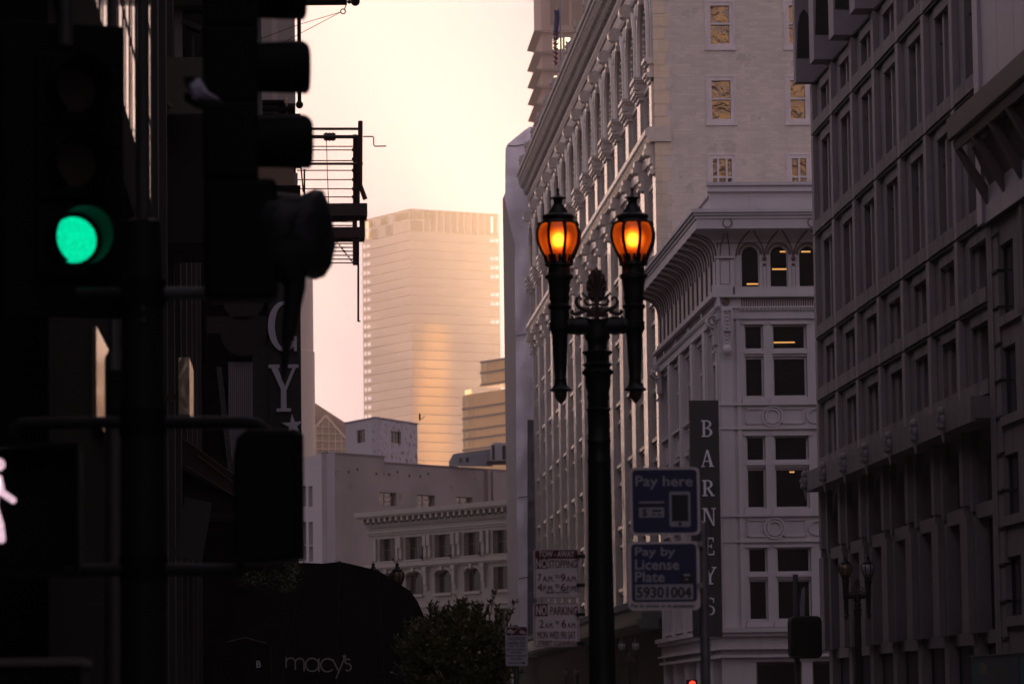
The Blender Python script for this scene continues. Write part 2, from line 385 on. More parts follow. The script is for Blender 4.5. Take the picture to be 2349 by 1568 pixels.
# arcade 32.5 .. 37
aw = MB(); rw = 2.35; zsp = 32.7
for i in range(NB):
    c = Y0 + (i + .5) * P
    top = 36.9
    # spandrel wall around a round opening
    pts = [(c + rw * math.cos(R(t)), Zp(zsp + 1.35 + rw * math.sin(R(t)))) for t in range(0, 181, 12)]
    hole = [(c + rw, Zp(32.5))] + pts + [(c - rw, Zp(32.5))]
    outer = [(c + P / 2, Zp(32.5)), (c + P / 2, Zp(top)), (c - P / 2, Zp(top)), (c - P / 2, Zp(32.5))]
    aw.prism(outer + hole[::-1], XF, XF + .75, 'x')
aw.build('arcade_wall', M_terra, A)
am = MB(); c = 0
for rr, th, x0 in ((rw + .02, .34, -.16), (rw + .42, .16, -.07)):
    pts = [(XF + x0 + .05, c - rr - th / 2, Zp(32.5))] + [(XF + x0 + .05, c - (rr + th / 2) * math.cos(R(t)), Zp(zsp + 1.35 + (rr + th / 2) * math.sin(R(t)))) for t in range(0, 181, 12)] + [(XF + x0 + .05, c + rr + th / 2, Zp(32.5))]
    am.tube(pts, th / 2, 6)
for k in range(19):      # bead moulding inside the arch
    t = 180 * k / 18; am.ball((XF + .12, c - (rw - .14) * math.cos(R(t)), Zp(zsp + 1.35 + (rw - .14) * math.sin(R(t)))), .11, 6, 4)
for k in range(7):
    for sgn in (-1, 1): am.ball((XF + .12, c + sgn * (rw - .14), Zp(32.6 + k * .2)), .1, 6, 4)
rep('arch_moulding', M_terra_trim, A, am, MIDS, 40)
kb = MB()
kb.tube([(XF - .42, -.42, Zp(36.75)), (XF - .42, .42, Zp(36.75))], .36, 12)
kb.prism([(XF - .7, Zp(36.9)), (XF + .1, Zp(36.95)), (XF + .1, Zp(35.9)), (XF - .18, Zp(35.95)), (XF - .3, Zp(36.3))], -.36, .36, 'y')
kb.tube([(XF - .2, -.4, Zp(36.0)), (XF - .2, .4, Zp(36.0))], .2, 10)
rep('keystone', M_terra_trim, A, kb, MIDS, 40)
kb = MB().ball((XF - .02, 0, Zp(36.35)), .45, 8, 6, (.35, 1, 1))
rep('spandrel_rosette', M_terra_trim, A, kb, [y + s_ for y in MIDS for s_ in (-2.3, 2.3)], 40)
for i in range(NB):
    c = Y0 + (i + .5) * P
    window(A, (XF + .45, c + rw, Zp(32.5)), -math.pi / 2, 2 * rw, 1.55, .2, (.33, .66), (.95,), M_frame, M_gl, name='arched_window', d=.2, top=True)
# frieze, rod, sloped dentil cornice
cb = MB()
ycourse(cb, [(XF + .8, 36.9), (17.86, 36.9), (17.8, 37.1), (17.9, 37.3), (XF + .8, 37.35)], Y0 + .01, Y1)
ycourse(cb, [(XF + .8, 37.36), (17.98, 37.36), (17.98, 38.3), (XF + .8, 38.3)], Y0 + .01, Y1)
ycourse(cb, [(XF + .8, 38.31), (17.9, 38.31), (17.78, 38.6), (17.82, 38.85), (17.95, 38.9), (XF + .8, 38.9)], Y0, Y1)
ycourse(cb, [(XF + .8, 38.91), (17.98, 38.91), (17.72, 39.3), (17.6, 39.35), (17.42, 39.8), (17.24, 40.05), (17.16, 40.12), (17.12, 40.4), (17.07, 40.5), (17.05, 40.68), (17.25, 40.75), (XF + .8, 41.0)], Y0 - 1.0, Y1 + .9)
cb.build('cornice', M_cornice, A)
dn = MB(); y = Y0 - .95
while y < Y1 + .8:
    dn.prism([(17.96, Zp(38.95)), (17.63, Zp(39.02)), (17.52, Zp(39.32)), (17.7, Zp(39.4))], y, y + .26, 'y')
    dn.prism([(17.6, Zp(39.4)), (17.36, Zp(39.55)), (17.2, Zp(39.98)), (17.35, Zp(40.1))], y, y + .3, 'y')
    y += .62
dn.build('dentil', M_cornice, A)
rp = MB(); y = Y0 - .95
while y < Y1 + .8: rp.ball((17.11, y, Zp(40.42)), .13, 6, 4, (.8, 1.4, 1.1)); y += .42
rp.build('rope_moulding', M_cornice, A, smooth=60)
sb = MB()
sb.prism([(17.06, Zp(40.65)), (17.02, Zp(41.0)), (16.98, Zp(41.35)), (17.1, Zp(41.25)), (17.25, Zp(41.4)), (17.6, Zp(41.3)), (17.7, Zp(40.7))], -.28, .28, 'y')
sb.ball((17.08, 0, Zp(41.0)), .17, 8, 6); sb.ball((17.08, 0, Zp(40.72)), .14, 8, 6)
rep('antefix', M_cornice, A, sb, [Y0 + (i + .45) * P for i in range(NB + 1)], 40)
# roof edge above and the camera-facing brick end wall
ew = MB()
holes = []
def wallgrid(mb, xs, zz, holes, y0, y1):   # front wall with rectangular openings
    for i in range(len(xs) - 1):
        for j in range(len(zz) - 1):
            cx_, cz_ = (xs[i] + xs[i + 1]) / 2, (zz[j] + zz[j + 1]) / 2
            if not any(h[0] < cx_ < h[2] and h[1] < cz_ < h[3] for h in holes): mb.box(xs[i], y0, zz[j], xs[i + 1], y1, zz[j + 1])
wins = []
for (ua, ub) in ((1619.5, 1678.5), (1799.5, 1848.5)):
    for k, (va, vb) in enumerate(((7, 110), (178.4, 282), (357.5, 462), (534, 640))):
        wins.append((W(ua, 0, Y0).x, W(1640, vb, Y0).z, W(ub, 0, Y0).x, W(1640, va, Y0).z))
xs = sorted({XF + .02, 60.0} | {round(q[0], 3) for q in wins} | {round(q[2], 3) for q in wins})
zz = sorted({-3.0, Zp(47.0)} | {round(q[1], 3) for q in wins} | {round(q[3], 3) for q in wins})
wallgrid(ew, xs, zz, wins, Y0 - .25, Y0 + .018)
ew.build('end_wall', M_brickpaint, A)
qn = MB(); z = Zp(4.6); k = 0
while z < Zp(46):
    L = .78 if k % 2 else .56
    qn.box(XF - .01, Y0 - .265, z + .01, XF + L, Y0 + .01, z + .62); z += .64; k += 1
qn.build('quoin', M_terra, A)
for k, q in enumerate(wins):
    w_, h_ = q[2] - q[0], q[3] - q[1]
    cols = ((.33, .66) if k % 4 == 2 else (.5,) if k % 4 == 99 else ())
    cols = {0: (), 1: (), 2: (.33, .66), 3: (.33, .66), 4: (), 5: (), 6: (.5,), 7: (.5,)}[k]
    o = window(A, (q[0], Y0 - .26, q[1]), 0, w_, h_, .17, cols, (.52,), mat('sash_paint', (.66, .56, .56), .5) if 'sash_paint' not in bpy.data.materials else bpy.data.materials['sash_paint'], M_glwav, d=.3, mt=.09)
    q_ = MB(); a_, b_, c_, d__ = q; q_.box(a_ - .14, Y0 - .33, b_ - .16, c_ + .14, Y0 - .24, b_ - .01); q_.box(a_ - .1, Y0 - .29, b_, a_ - .005, Y0 - .24, d__ + .1); q_.box(c_ + .005, Y0 - .29, b_, c_ + .1, Y0 - .24, d__ + .1); q_.box(a_ - .005, Y0 - .29, d__ + .005, c_ + .005, Y0 - .24, d__ + .1); q_.build('window_surround', bpy.data.materials['sash_paint'], A)
# dark bronze shopfront with lamps under a projecting green canopy
M_bronze = mat('dark_bronze', (.008, .009, .009), .85, .3, 1, spec=.05)
M_verd = mat('dark_green_metal', (.07, .085, .08), .6, .3, 1.5, .3)
sf = MB(); sf.box(XF + .1, Y0 + 1, -3, XF + .74, Y1, Zp(4.4)); sf.build('shopfront', M_bronze, A)
cn = MB(); ycourse(cn, [(XF + .5, 3.9), (17.2, 3.95), (17.05, 4.15), (17.05, 4.4), (17.25, 4.45), (17.3, 4.95), (17.15, 5.1), (XF + .7, 5.2)], Y0 + 3, Y1)
y = Y0 + 3.2
while y < Y1: cn.prism([(y, Zp(5.1)), (y + .3, Zp(5.1)), (y + .15, Zp(5.45))], 17.2, 17.3, 'x'); y += .45
cn.build('canopy', M_verd, A)
# ================================================================== corner building with coved cornice (white paint)
M_white = mat('white_paint_stone', (.52, .455, .47), .6, .07, .8, .1, 8, streak=.10)
M_whiteb = mat('grooved_white_stone', (.54, .47, .48), .6, .08, .8, .1, 8)
M_groove = mat('dark_groove', (.12, .06, .05), .8)
M_rust = mat('rust_ground_panel', (.13, .035, .025), .8)
M_bl = glass('dark_window_glass', (.006, .006, .007), .07, wav=.05, wscale=.7, spec=.3)
M_lit = emis('warm_tube', (1, .46, .13), .42)
YB = 159.4; YBE = 186.0; B = thing('corner_building', (XF, YB, -.6), 'white painted corner building with coved cornice, arched top windows and a vertical black sign', 'building')
S = 8809 / YB
_bx0 = XF - W(1652, 850, YB).x
def Bx(u): return W(u, 850, YB).x + _bx0
def Bz(v): return W(1700, v, YB).z
wl = MB()
rects = [(1704.2, 562, 1747, 658.5), (1770.3, 562, 1812.8, 658.5), (1836.9, 562, 1880, 658.5), (1903, 562, 1946, 658.5)]
rows = [(743.5, 910), (998.8, 1165.6), (1255, 1421.8)]
cols = [(1708.5, 1752.6), (1773, 1852)]
hl = []
for a, b in rows:
    for c, d_ in cols + [(1900, 1950), (1975, 2050)]: hl.append((Bx(c), Bz(b), Bx(d_), Bz(a)))
ar = []
for r in rects: ar.append((Bx(r[0]), Bz(r[3]), Bx(r[2]), Bz(r[1])))
xs = sorted({XF, Bx(2140)} | {q[0] for q in hl + ar} | {q[2] for q in hl + ar})
zz = sorted({-1.5, Bz(535), Bz(561)} | {q[1] for q in hl + ar} | {q[3] for q in hl + ar})
storef = [(Bx(1722), -1.5, Bx(1826), Bz(1517)), (Bx(1850), -1.5, Bx(1960), Bz(1517))]
xs = sorted(set(xs) | {s[0] for s in storef} | {s[2] for s in storef}); zz = sorted(set(zz) | {storef[0][3]})
wallgrid(wl, xs, zz, hl + ar + storef, YB, YB + .5)
for q in ar:     # fill corners above the arches
    c = (q[0] + q[2]) / 2; rr = (q[2] - q[0]) / 2; zc = q[3] - rr
    for s in (-1, 1):
        pts = [(c + s * rr, q[3])] + [(c + s * rr * math.cos(R(t)), zc + rr * math.sin(R(t))) for t in range(0, 91, 10)]
        wl.prism(pts, YB + .01, YB + .49, 'y')
wl.box(XF + .55, YB + .6, -1.5, Bx(2140), YBE - .2, Bz(480))
wl.build('front_wall', M_white, B)
tm = MB()
def band(v0, v1, pr, u0=1640, u1=2140, mb=tm):
    mb.box(Bx(u0) - 0 , YB - pr, Bz(v1), Bx(u1), YB + .02, Bz(v0))
def wrap(v0, v1, pr, mb):          # course on the front returning along the side street wall
    mb.box(XF - pr, YB - pr, Bz(v1), Bx(2140), YB + .02, Bz(v0)); mb.box(XF - pr, YB + .021, Bz(v1), XF + .02, YBE - .05, Bz(v0))
wrap(658.6, 676, .10, tm); wrap(676.01, 682, .32, tm); wrap(703, 707, .2, tm); wrap(714, 731, .10, tm)
wrap(707.01, 713.99, .12, tm)
wrap(1438.9, 1449, .42, tm); wrap(1449.01, 1458, .3, tm); wrap(1458.01, 1484, .1, tm); wrap(1484.01, 1488, .3, tm); wrap(1500, 1506.6, .22, tm)
for (a, b) in rows:
    for c, d_ in cols + [(1900, 1950), (1975, 2050)]:
        tm.box(Bx(c) - .14, YB - .1, Bz(b) - .28, Bx(d_) + .14, YB + .1, Bz(b) - .14); tm.box(Bx(c) - .1, YB - .05, Bz(b) - .139, Bx(d_) + .1, YB + .1, Bz(b))
        tm.box(Bx(c) - .1, YB - .06, Bz(a), Bx(d_) + .1, YB + .1, Bz(a) + .1)
        zt = Bz(a + (b - a) * .385); tm.box(Bx(c), YB + .06, zt - .17, Bx(d_), YB + .4, zt + .17); tm.box(Bx(c) - .02, YB - .03, zt - .06, Bx(d_) + .02, YB + .06, zt + .06)
for v0, v1 in ((924, 984), (1179, 1243)):
    band(v0, v0 + 5, .12); band(v1 - 4, v1, .1)
    a, b = Bz(v1 - 12), Bz(v0 + 12)
    for ua, ub, cc in ((1708, 1758, 1770), (1790, 1842, 1770)):
        for r in ((ua, ub, a, a + .05), (ua, ub, b - .05, b), (ua, ua + 2.5, a, b), (ub - 2.5, ub, a, b)): tm.box(Bx(r[0]), YB - .05, r[2], Bx(r[1]), YB + .01, r[3])
    ring(tm, Bx(1770), (a + b) / 2, .26, .33, YB - .06, YB + .01); ring(tm, Bx(1770), (a + b) / 2, .38, .46, YB - .07, YB + .01)
    ring(tm, Bx(1866), (a + b) / 2, .26, .33, YB - .06, YB + .01)
for u0, u1 in ((1640, 1650), (1652, 1681), (1690, 1699)): tm.box(Bx(u0) if u0 > 1650 else XF - .06, YB - .06, Bz(1438), Bx(u1), YB + .02, Bz(716))
tm.build('string_course', M_white, B)
dt = MB()
for k in range(60):
    u = 1702 + k * 8.2
    if u < 2140: dt.ball((Bx(u), YB - .14, Bz(710.5)), .062, 8, 5)
for k in range(100): dt.ball((XF - .14, YB + k * .29, Bz(710.5)), .062, 6, 4)
dt.build('dentil', M_white, B, smooth=50)
rb = MB(); rb.box(Bx(1702), YB - .02, Bz(702.5), Bx(2140), YB + .01, Bz(682.5)); rb.box(XF - .02, YB + .6, Bz(702.5), XF + .01, YBE - .2, Bz(682.5)); rb.build('recessed_panel', M_rust, B)
bl = MB()
for k in range(84):
    u = 1700.5 + k * 5.25
    if u < 2140: bl.box(Bx(u), YB - .07, Bz(702.9), Bx(u + 2.3), YB - .021, Bz(682.1))
bl.box(XF, YB - .08, Bz(702.95), Bx(1701), YB - .02, Bz(682.05))
for k in range(96):
    y = YB + .3 + k * .3
    if y < YBE - .3: bl.box(XF - .07, y, Bz(702.9), XF - .021, y + .12, Bz(682.1))
for k in range(6): y = YB + 5.7 * k; bl.box(XF - .13, y - .3, Bz(702.95), XF + .01, min(YBE - .1, y + .4), Bz(682.05))
bl.build('baluster', M_white, B)
# roundel, consoles, corner pilaster
rn = MB(); rn.prism(circ(Bx(1667.6), Bz(692), .16), YB - .13, YB - .079, 'y'); rn.build('roundel', mat('bronze_roundel', (.12, .07, .05), .6), B)
co = MB()
co.box(Bx(1654), YB - .5, Bz(714), Bx(1680), YB + .01, Bz(708)); co.box(Bx(1658), YB - .42, Bz(760), Bx(1677), YB, Bz(714.01)); co.box(Bx(1660), YB - .3, Bz(793), Bx(1675), YB, Bz(760.01))
for k in range(9): co.ball((Bx(1667.5), YB - .43 + .13 * (k > 4), Bz(718 + k * 8.6)), .055, 8, 5)
for s in (1656.5, 1678.5): co.tube([(Bx(s), YB - .46, Bz(715)), (Bx(s), YB - .48, Bz(735)), (Bx(s + (1 if s < 1660 else -1)), YB - .35, Bz(765)), (Bx(s + (3 if s < 1660 else -3)), YB - .25, Bz(800))], .05, 6)
co.ball((Bx(1667.5), YB - .3, Bz(803)), .2, 10, 7, (1, 1, 1.2))
co.build('console', M_white, B, smooth=40)
for yy in (YB + .7, YBE - 1.1):       # scrolled consoles on the side wall, seen in profile
    co = MB(); zc = Bz(733); ring(co, XF - .22, zc, .1, .16, yy - .25, yy + .25); ring(co, XF - .22, zc, .2, .28, yy - .28, yy + .28)
    co.box(XF - .2, yy - .24, zc - 1.0, XF, yy + .24, zc - .2); co.tube([(XF - .3, yy, zc - .2), (XF - .14, yy, zc - .6), (XF - .1, yy, zc - 1.2), (XF - .25, yy, zc - 1.35)], .07, 6)
    co.build('console', M_white, B, smooth=40)
ps = MB(); ps.box(XF - .1, YB - .1, Bz(676), Bx(1688), YB, Bz(596)); ps.box(XF - .16, YB - .16, Bz(592.01), Bx(1690), YB + .01, Bz(588)); ps.box(XF - .3, YB - .3, Bz(675.9), Bx(1683), YB, Bz(654))
ps.build('corner_pilaster', M_white, B)
gr = MB()
def framegr(mb, u0, v0, u1, v1, y, t=1.3):
    for a, b, c, d_ in ((u0, v0, u1, v0 + t), (u0, v1 - t, u1, v1), (u0, v0, u0 + t, v1), (u1 - t, v0, u1, v1)): mb.box(Bx(a), y - .01, Bz(d_), Bx(b + 0) if b != a else Bx(a + t), y + .004, Bz(b)) if False else mb.box(Bx(a), y - .01, Bz(d_), Bx(c), y + .004, Bz(b))
framegr(gr, 1655, 597, 1678, 652, YB - .1)
for uc in (1758.6, 1824.9, 1891): framegr(gr, uc - 4.5, 604, uc + 4.5, 664, YB, .8)
ring(gr, Bx(1668.4), Bz(517), .17, .21, YB - 1.02, YB - .99); ring(gr, Bx(1863), Bz(517), .17, .21, YB - 1.02, YB - .99); ring(gr, Bx(2058), Bz(517), .17, .21, YB - 1.02, YB - .99)
gr.build('incised_line', M_groove, B)
kn = MB()
for uc in (1758.6, 1824.9, 1891): kn.ball((Bx(uc), YB - .06, Bz(593)), .1, 10, 7); kn.ball((Bx(uc), YB - .03, Bz(607)), .06, 8, 5)
kn.build('boss', M_groove, B, smooth=60)
# coved cornice swept round the corner with ribs
cv = MB(); ribs = MB()
prof = [(0, 588), (.02, 570), (.1, 556), (.25, 545), (.5, 537), (.8, 532), (1.0, 530)]
pts = [(p, Bz(v)) for p, v in prof]
vs = []; X_ = Bx(2140)
for p, z in pts: vs += [(X_, YB - p, z), (XF - p, YB - p, z), (XF - p, YBE - .1, z)]
# the cove leaves out the arched window zone: built above v=556 only on the front
fs = []
for i in range(len(pts) - 1):
    a = i * 3; b = a + 3
    if pts[i][0] >= .09: fs.append((a, b, b + 1, a + 1))
    fs.append((a + 1, b + 1, b + 2, a + 2))
cv.add(vs, fs)
cv.build('cove', M_whiteb, B, smooth=60)
for k in range(16):       # ribs along the side wall
    y = YB + .6 + k * 1.9
    if y < YBE - .3:
        ribs.tube([(XF - .02, y, Bz(676))] + [(XF - p - .02, y, Bz(v) - .02) for p, v in prof], .045, 5)
        if k < 15: ribs.tube([(XF - .02, y + .95, Bz(590))] + [(XF - p - .02, y + .95 - .5 * (p), Bz(v) - .02) for p, v in prof], .03, 5)
for uc, rr in ((1725.6, 27), (1791.6, 27), (1858.4, 27), (1924, 27)):   # pointed ribs springing between the arched windows
    for s in (-1, 1):
        ribs.tube([(Bx(uc + s * 33), YB - .03, Bz(588)), (Bx(uc + s * 30), YB - .05, Bz(572)), (Bx(uc + s * 24), YB - .14, Bz(557)), (Bx(uc + s * 12), YB - .4, Bz(541)), (Bx(uc + s * 4), YB - .75, Bz(533))], .035, 5)
    for rq in (.44, .5): ribs.tube([(Bx(uc) + rq * math.cos(R(t)), YB - .02, Bz(583.5) + rq * math.sin(R(t))) for t in range(0, 181, 15)], .025, 5)
for s in (-1, 1): ribs.tube([(Bx(1667 + s * 11), YB - .12, Bz(586)), (Bx(1667 + s * 10), YB - .16, Bz(566)), (Bx(1667 + s * 3), YB - .5, Bz(538))], .03, 5)
ribs.build('rib', M_groove, B)
cc = MB()
def cwrap(v0, v1, pr, mb=cc): mb.box(XF - pr, YB - pr, Bz(v1), Bx(2140), YB + .3, Bz(v0)); mb.box(XF - pr, YB + .301, Bz(v1), XF + .3, YBE - .05 , Bz(v0))
cwrap(507.5, 529.9, .99); cwrap(500, 507.49, 1.04); cwrap(494, 499.99, 1.12); cwrap(486, 493.99, 1.2)
cwrap(530, 533.5, .7)
# attic parapet set back
cc.box(Bx(1634) + .0, YB - .2, Bz(485.9), Bx(2140), YB + .1, Bz(441)); cc.box(Bx(1634) - .1, YB - .34, Bz(440.99), Bx(2140), YB + .12, Bz(434)); cc.box(Bx(1634) - .05, YB - .28, Bz(433.9), Bx(2140), YB + .1, Bz(427)); cc.box(Bx(1634) - .15, YB - .38, Bz(426.9), Bx(2140), YB + .1, Bz(419))
cc.box(XF - .25, YB + .11, Bz(485.9), XF + .2, YBE - .2, Bz(446)); cc.box(XF - .35, YB + .121, Bz(445.9), XF + .3, YBE - .15, Bz(436))
for ua, ub in ((1685, 1728), (1736, 1757), (1766, 1860)): framegr(cc, ua, 452, ub, 475, YB - .2, 1.2)
cc.build('cornice', M_white, B)
# windows of the front
for (a, b) in rows:
    vt = a + (b - a) * .36; vb2 = a + (b - a) * .445
    for c, d_ in cols + [(1900, 1950), (1975, 2050)]:
        window(B, (Bx(c), YB + .16, Bz(vt)), 0, (d_ - c) / S, (vt - a) / S, .07, (), (), M_white, M_bl, d=.2)
        window(B, (Bx(c), YB + .16, Bz(b)), 0, (d_ - c) / S, (b - vb2) / S, .07, (), (), M_white, M_bl, d=.2)
for q in ar: window(B, (q[0], YB + .14, q[1]), 0, q[2] - q[0], q[3] - q[1] - (q[2] - q[0]) / 2, .05, (), (), M_white, M_bl, name='arched_window', d=.14, top=True)
for s in storef: window(B, (s[0], YB + .3, s[1]), 0, s[2] - s[0], s[3] - s[1], .1, (), (), M_groove, M_bl, d=.1)
# ceiling tubes glimpsed just inside the panes
for n, (ua, va, ub, vb) in enumerate([(1713, 649, 1746, 652.2), (1789, 575, 1812, 578.2), (1771, 615, 1812, 618.2), (1838, 575, 1859, 578.2), (1774, 783, 1823, 786), (1811, 1080, 1822, 1083)]):
    t = MB(); fb(t, ua, va, ub, vb, YB + .21, 0, .01); o = t.build('ceiling_light', M_lit, B)
# side street wall: piers, windows, spandrels
sw = MB(); sw.box(XF + .5, YB + .51, -1.5, XF + .54, YBE - .2, Bz(500))
npb = 5; pp = (YBE - .2 - YB - .6) / npb
for i in range(npb + 1):
    y = YB + .6 + i * pp; sw.box(XF, max(YB + .5, y - .75), -1.5, XF + .5, min(YBE - .1, y + .75), Bz(714)); sw.box(XF - .08, max(YB + .5, y - .5), Bz(1438), XF, min(YBE - .29, y + .5), Bz(731))
for i in range(npb):
    a, b = YB + .6 + i * pp + .75, YB + .6 + (i + 1) * pp - .75
    for (v0, v1) in ((912, 992), (1168, 1250), (1424, 1500)): sw.box(XF + .12, a, Bz(v1), XF + .5, b, Bz(v0)); sw.box(XF - .05, a, Bz(v0 + 6), XF + .12, b, Bz(v0)); sw.box(XF + .03, a, Bz(v1), XF + .12, b, Bz(v1 - 6)); sw.box(XF + .06, a + .5, Bz(v1 - 16), XF + .12, b - .5, Bz(v1 - 13)); sw.box(XF + .06, a + .5, Bz(v0 + 18), XF + .12, b - .5, Bz(v0 + 15))
    sw.box(XF + .1, a, Bz(745), XF + .5, b, Bz(714))
sw.box(XF + .02, YB + .5, Bz(683), XF + .5, YBE - .15, Bz(535))
sw.build('side_wall', M_whiteb, B)
for i in range(npb):
    a, b = YB + .6 + i * pp + .75, YB + .6 + (i + 1) * pp - .75
    for (v0, v1) in ((745, 912), (992, 1168), (1250, 1424)):
        window(B, (XF + .22, b, Bz(v1)), -math.pi / 2, b - a, Bz(v0) - Bz(v1), .14, (.5,), (.6,), M_whiteb, M_bl, d=.25, mt=.16)
# ------------------------------------------------------------------ lettering helpers (serif capitals drawn in a 1 x 1 box)
def bar(x0, z0, x1, z1): return [(x0, z0), (x1, z0), (x1, z1), (x0, z1)]
def arcband(cx, cz, rx0, rz0, rx1, rz1, a0, a1, n=12):
    out = []
    for k in range(n):
        a, b = R(a0 + (a1 - a0) * k / n), R(a0 + (a1 - a0) * (k + 1) / n)
        out.append([(cx + rx0 * math.cos(a), cz + rz0 * math.sin(a)), (cx + rx1 * math.cos(a), cz + rz1 * math.sin(a)), (cx + rx1 * math.cos(b), cz + rz1 * math.sin(b)), (cx + rx0 * math.cos(b), cz + rz0 * math.sin(b))])
    return out
T_, t_ = .2, .075
GL = {
 'B': [bar(.12, 0, .32, 1), bar(0, 0, .5, t_), bar(0, 1 - t_, .48, 1), bar(.3, .49, .55, .55)] + arcband(.48, .77, .2, .17, .40, .23, -90, 90) + arcband(.5, .27, .24, .2, .46, .27, -90, 90),
 'A': [[(.44, 1), (.58, 1), (.95, .03), (.72, .03)], [(.44, .98), (.52, .9), (.16, .03), (.08, .03)], bar(.25, .3, .72, .37), bar(0, 0, .3, .06), bar(.62, 0, 1.02, .06)],
 'R': [bar(.12, 0, .32, 1), bar(0, 0, .45, t_), bar(0, 1 - t_, .5, 1), bar(.3, .46, .5, .53), [(.38, .5), (.58, .5), (.98, .03), (.76, .03)], bar(.74, 0, 1.05, .06)] + arcband(.46, .74, .22, .2, .42, .26, -90, 90),
 'N': [bar(.12, 0, .2, 1), bar(0, 0, .34, .06), bar(0, .94, .3, 1), bar(.78, 0, .86, 1), bar(.66, .94, 1, 1), [(.12, 1), (.34, 1), (.86, 0), (.76, 0)]],
 'E': [bar(.14, 0, .34, 1), bar(0, 0, .9, t_), bar(0, 1 - t_, .85, 1), bar(.3, .47, .68, .54), bar(.82, 0, .9, .25), bar(.78, .75, .85, 1), bar(.62, .4, .68, .62)],
 'Y': [bar(.4, 0, .6, .5), bar(.24, 0, .76, .07), [(.04, .95), (.28, .95), (.6, .45), (.42, .45)], [(.96, .95), (.84, .95), (.48, .45), (.6, .45)], bar(-.04, .93, .36, 1), bar(.66, .93, 1.04, 1)],
 'S': arcband(.5, .74, .27, .2, .42, .26, 35, 270) + arcband(.5, .26, .28, .21, .46, .27, -145, 90) + [bar(.8, .7, .88, .98), bar(.08, .02, .16, .3)],
 'C': arcband(.56, .5, .32, .43, .56, .5, 40, 320, 20) + [bar(.9, .66, 1.0, 1.0), bar(.9, 0, 1.0, .3)],
}
def glyph(mb, ch, org, right, up, w_, h_, d_=.03):
    org = Vector(org); right = Vector(right).normalized(); up = Vector(up).normalized(); n = right.cross(up)
    for k, poly in enumerate(GL[ch]):
        e = .0006 * (k % 7)
        m = MB(Matrix.Translation(org) @ Matrix((right, n, up)).transposed().to_4x4())
        area = sum(poly[i][0] * poly[(i + 1) % len(poly)][1] - poly[(i + 1) % len(poly)][0] * poly[i][1] for i in range(len(poly)))
        pl = poly if area > 0 else poly[::-1]
        m.prism([(p[0] * w_, p[1] * h_) for p in pl], -e, d_ + e, 'y'); mb.v, base = mb.v, len(mb.v)
        mb.v += m.v; mb.f += [tuple(i + base for i in f) for f in m.f]
def star(cx, cz, r, rot=90, k=.42): return [(cx + (r if i % 2 == 0 else r * k) * math.cos(R(rot + 36 * i)), cz + (r if i % 2 == 0 else r * k) * math.sin(R(rot + 36 * i))) for i in range(10)]
M_letter = mat('white_letter', (.62, .58, .64), .5, .05)
M_signblack = mat('black_sign_face', (.012, .013, .015), .45, .1)
# vertical black sign
YS = 157.2
VS = thing('blade_sign', (W(1620, 900, YS).x, YS, W(1620, 1458, YS).z), 'tall narrow black sign with white serif capitals running down beside the white corner building', 'sign')
m = MB(); fb(m, 1586, 917, 1653, 1459, YS, 0, .35); m.build('sign_box', M_signblack, VS, bevel=.02)
lt = MB()
for ch, (ua, va, ub, vb) in zip('BARNEYS', [(1609, 963, 1635, 1001), (1608, 1031, 1637, 1070), (1611, 1100, 1638, 1137), (1611, 1164, 1643, 1205), (1616, 1232, 1641, 1272), (1614, 1299, 1643, 1339), (1618, 1369, 1641, 1409)]):
    a = W(ua, vb, YS); b = W(ub, vb, YS); c = W(ua, va, YS)
    glyph(lt, ch, a + Vector((0, -.03, 0)), (1, 0, 0), (0, 0, 1), b.x - a.x, c.z - a.z, .028)
lt.build('lettering', M_letter, VS)
# ================================================================== dark concrete office building
Zp = lambda zz: zz * .972 + H0
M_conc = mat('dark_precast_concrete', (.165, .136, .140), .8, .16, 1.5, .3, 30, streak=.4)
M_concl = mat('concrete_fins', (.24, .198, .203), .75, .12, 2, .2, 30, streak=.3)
M_seam = mat('dark_joint', (.01, .01, .01), .9)
M_dgl = glass('tinted_glass', (.03, .03, .045), .15, spec=.4)
YD0, YD1, ND = 97.9, 130.3, 7
PD = (YD1 - YD0) / ND
D = thing('office_building', (XF, YD0, 0), 'dark grey concrete office building with gridded deep bays and carved figures along its ledge', 'building')
lv = [20.05 + 3.62 * 1, 20.05, 16.5, 12.8, 10.6, 8.2]   # joint levels above eye height
cw = MB()
cw.box(XF + .62, YD0, -1, 45, YD1, Zp(30)).build('wall', M_conc, D)
ZT = 21.9
lvl = [(20.05, ZT), (16.5, 20.05), (12.8, 16.5), (10.6, 12.8), (8.15, 10.6)]
DB = [YD1 - i * PD for i in range(ND)]        # far edge of each bay
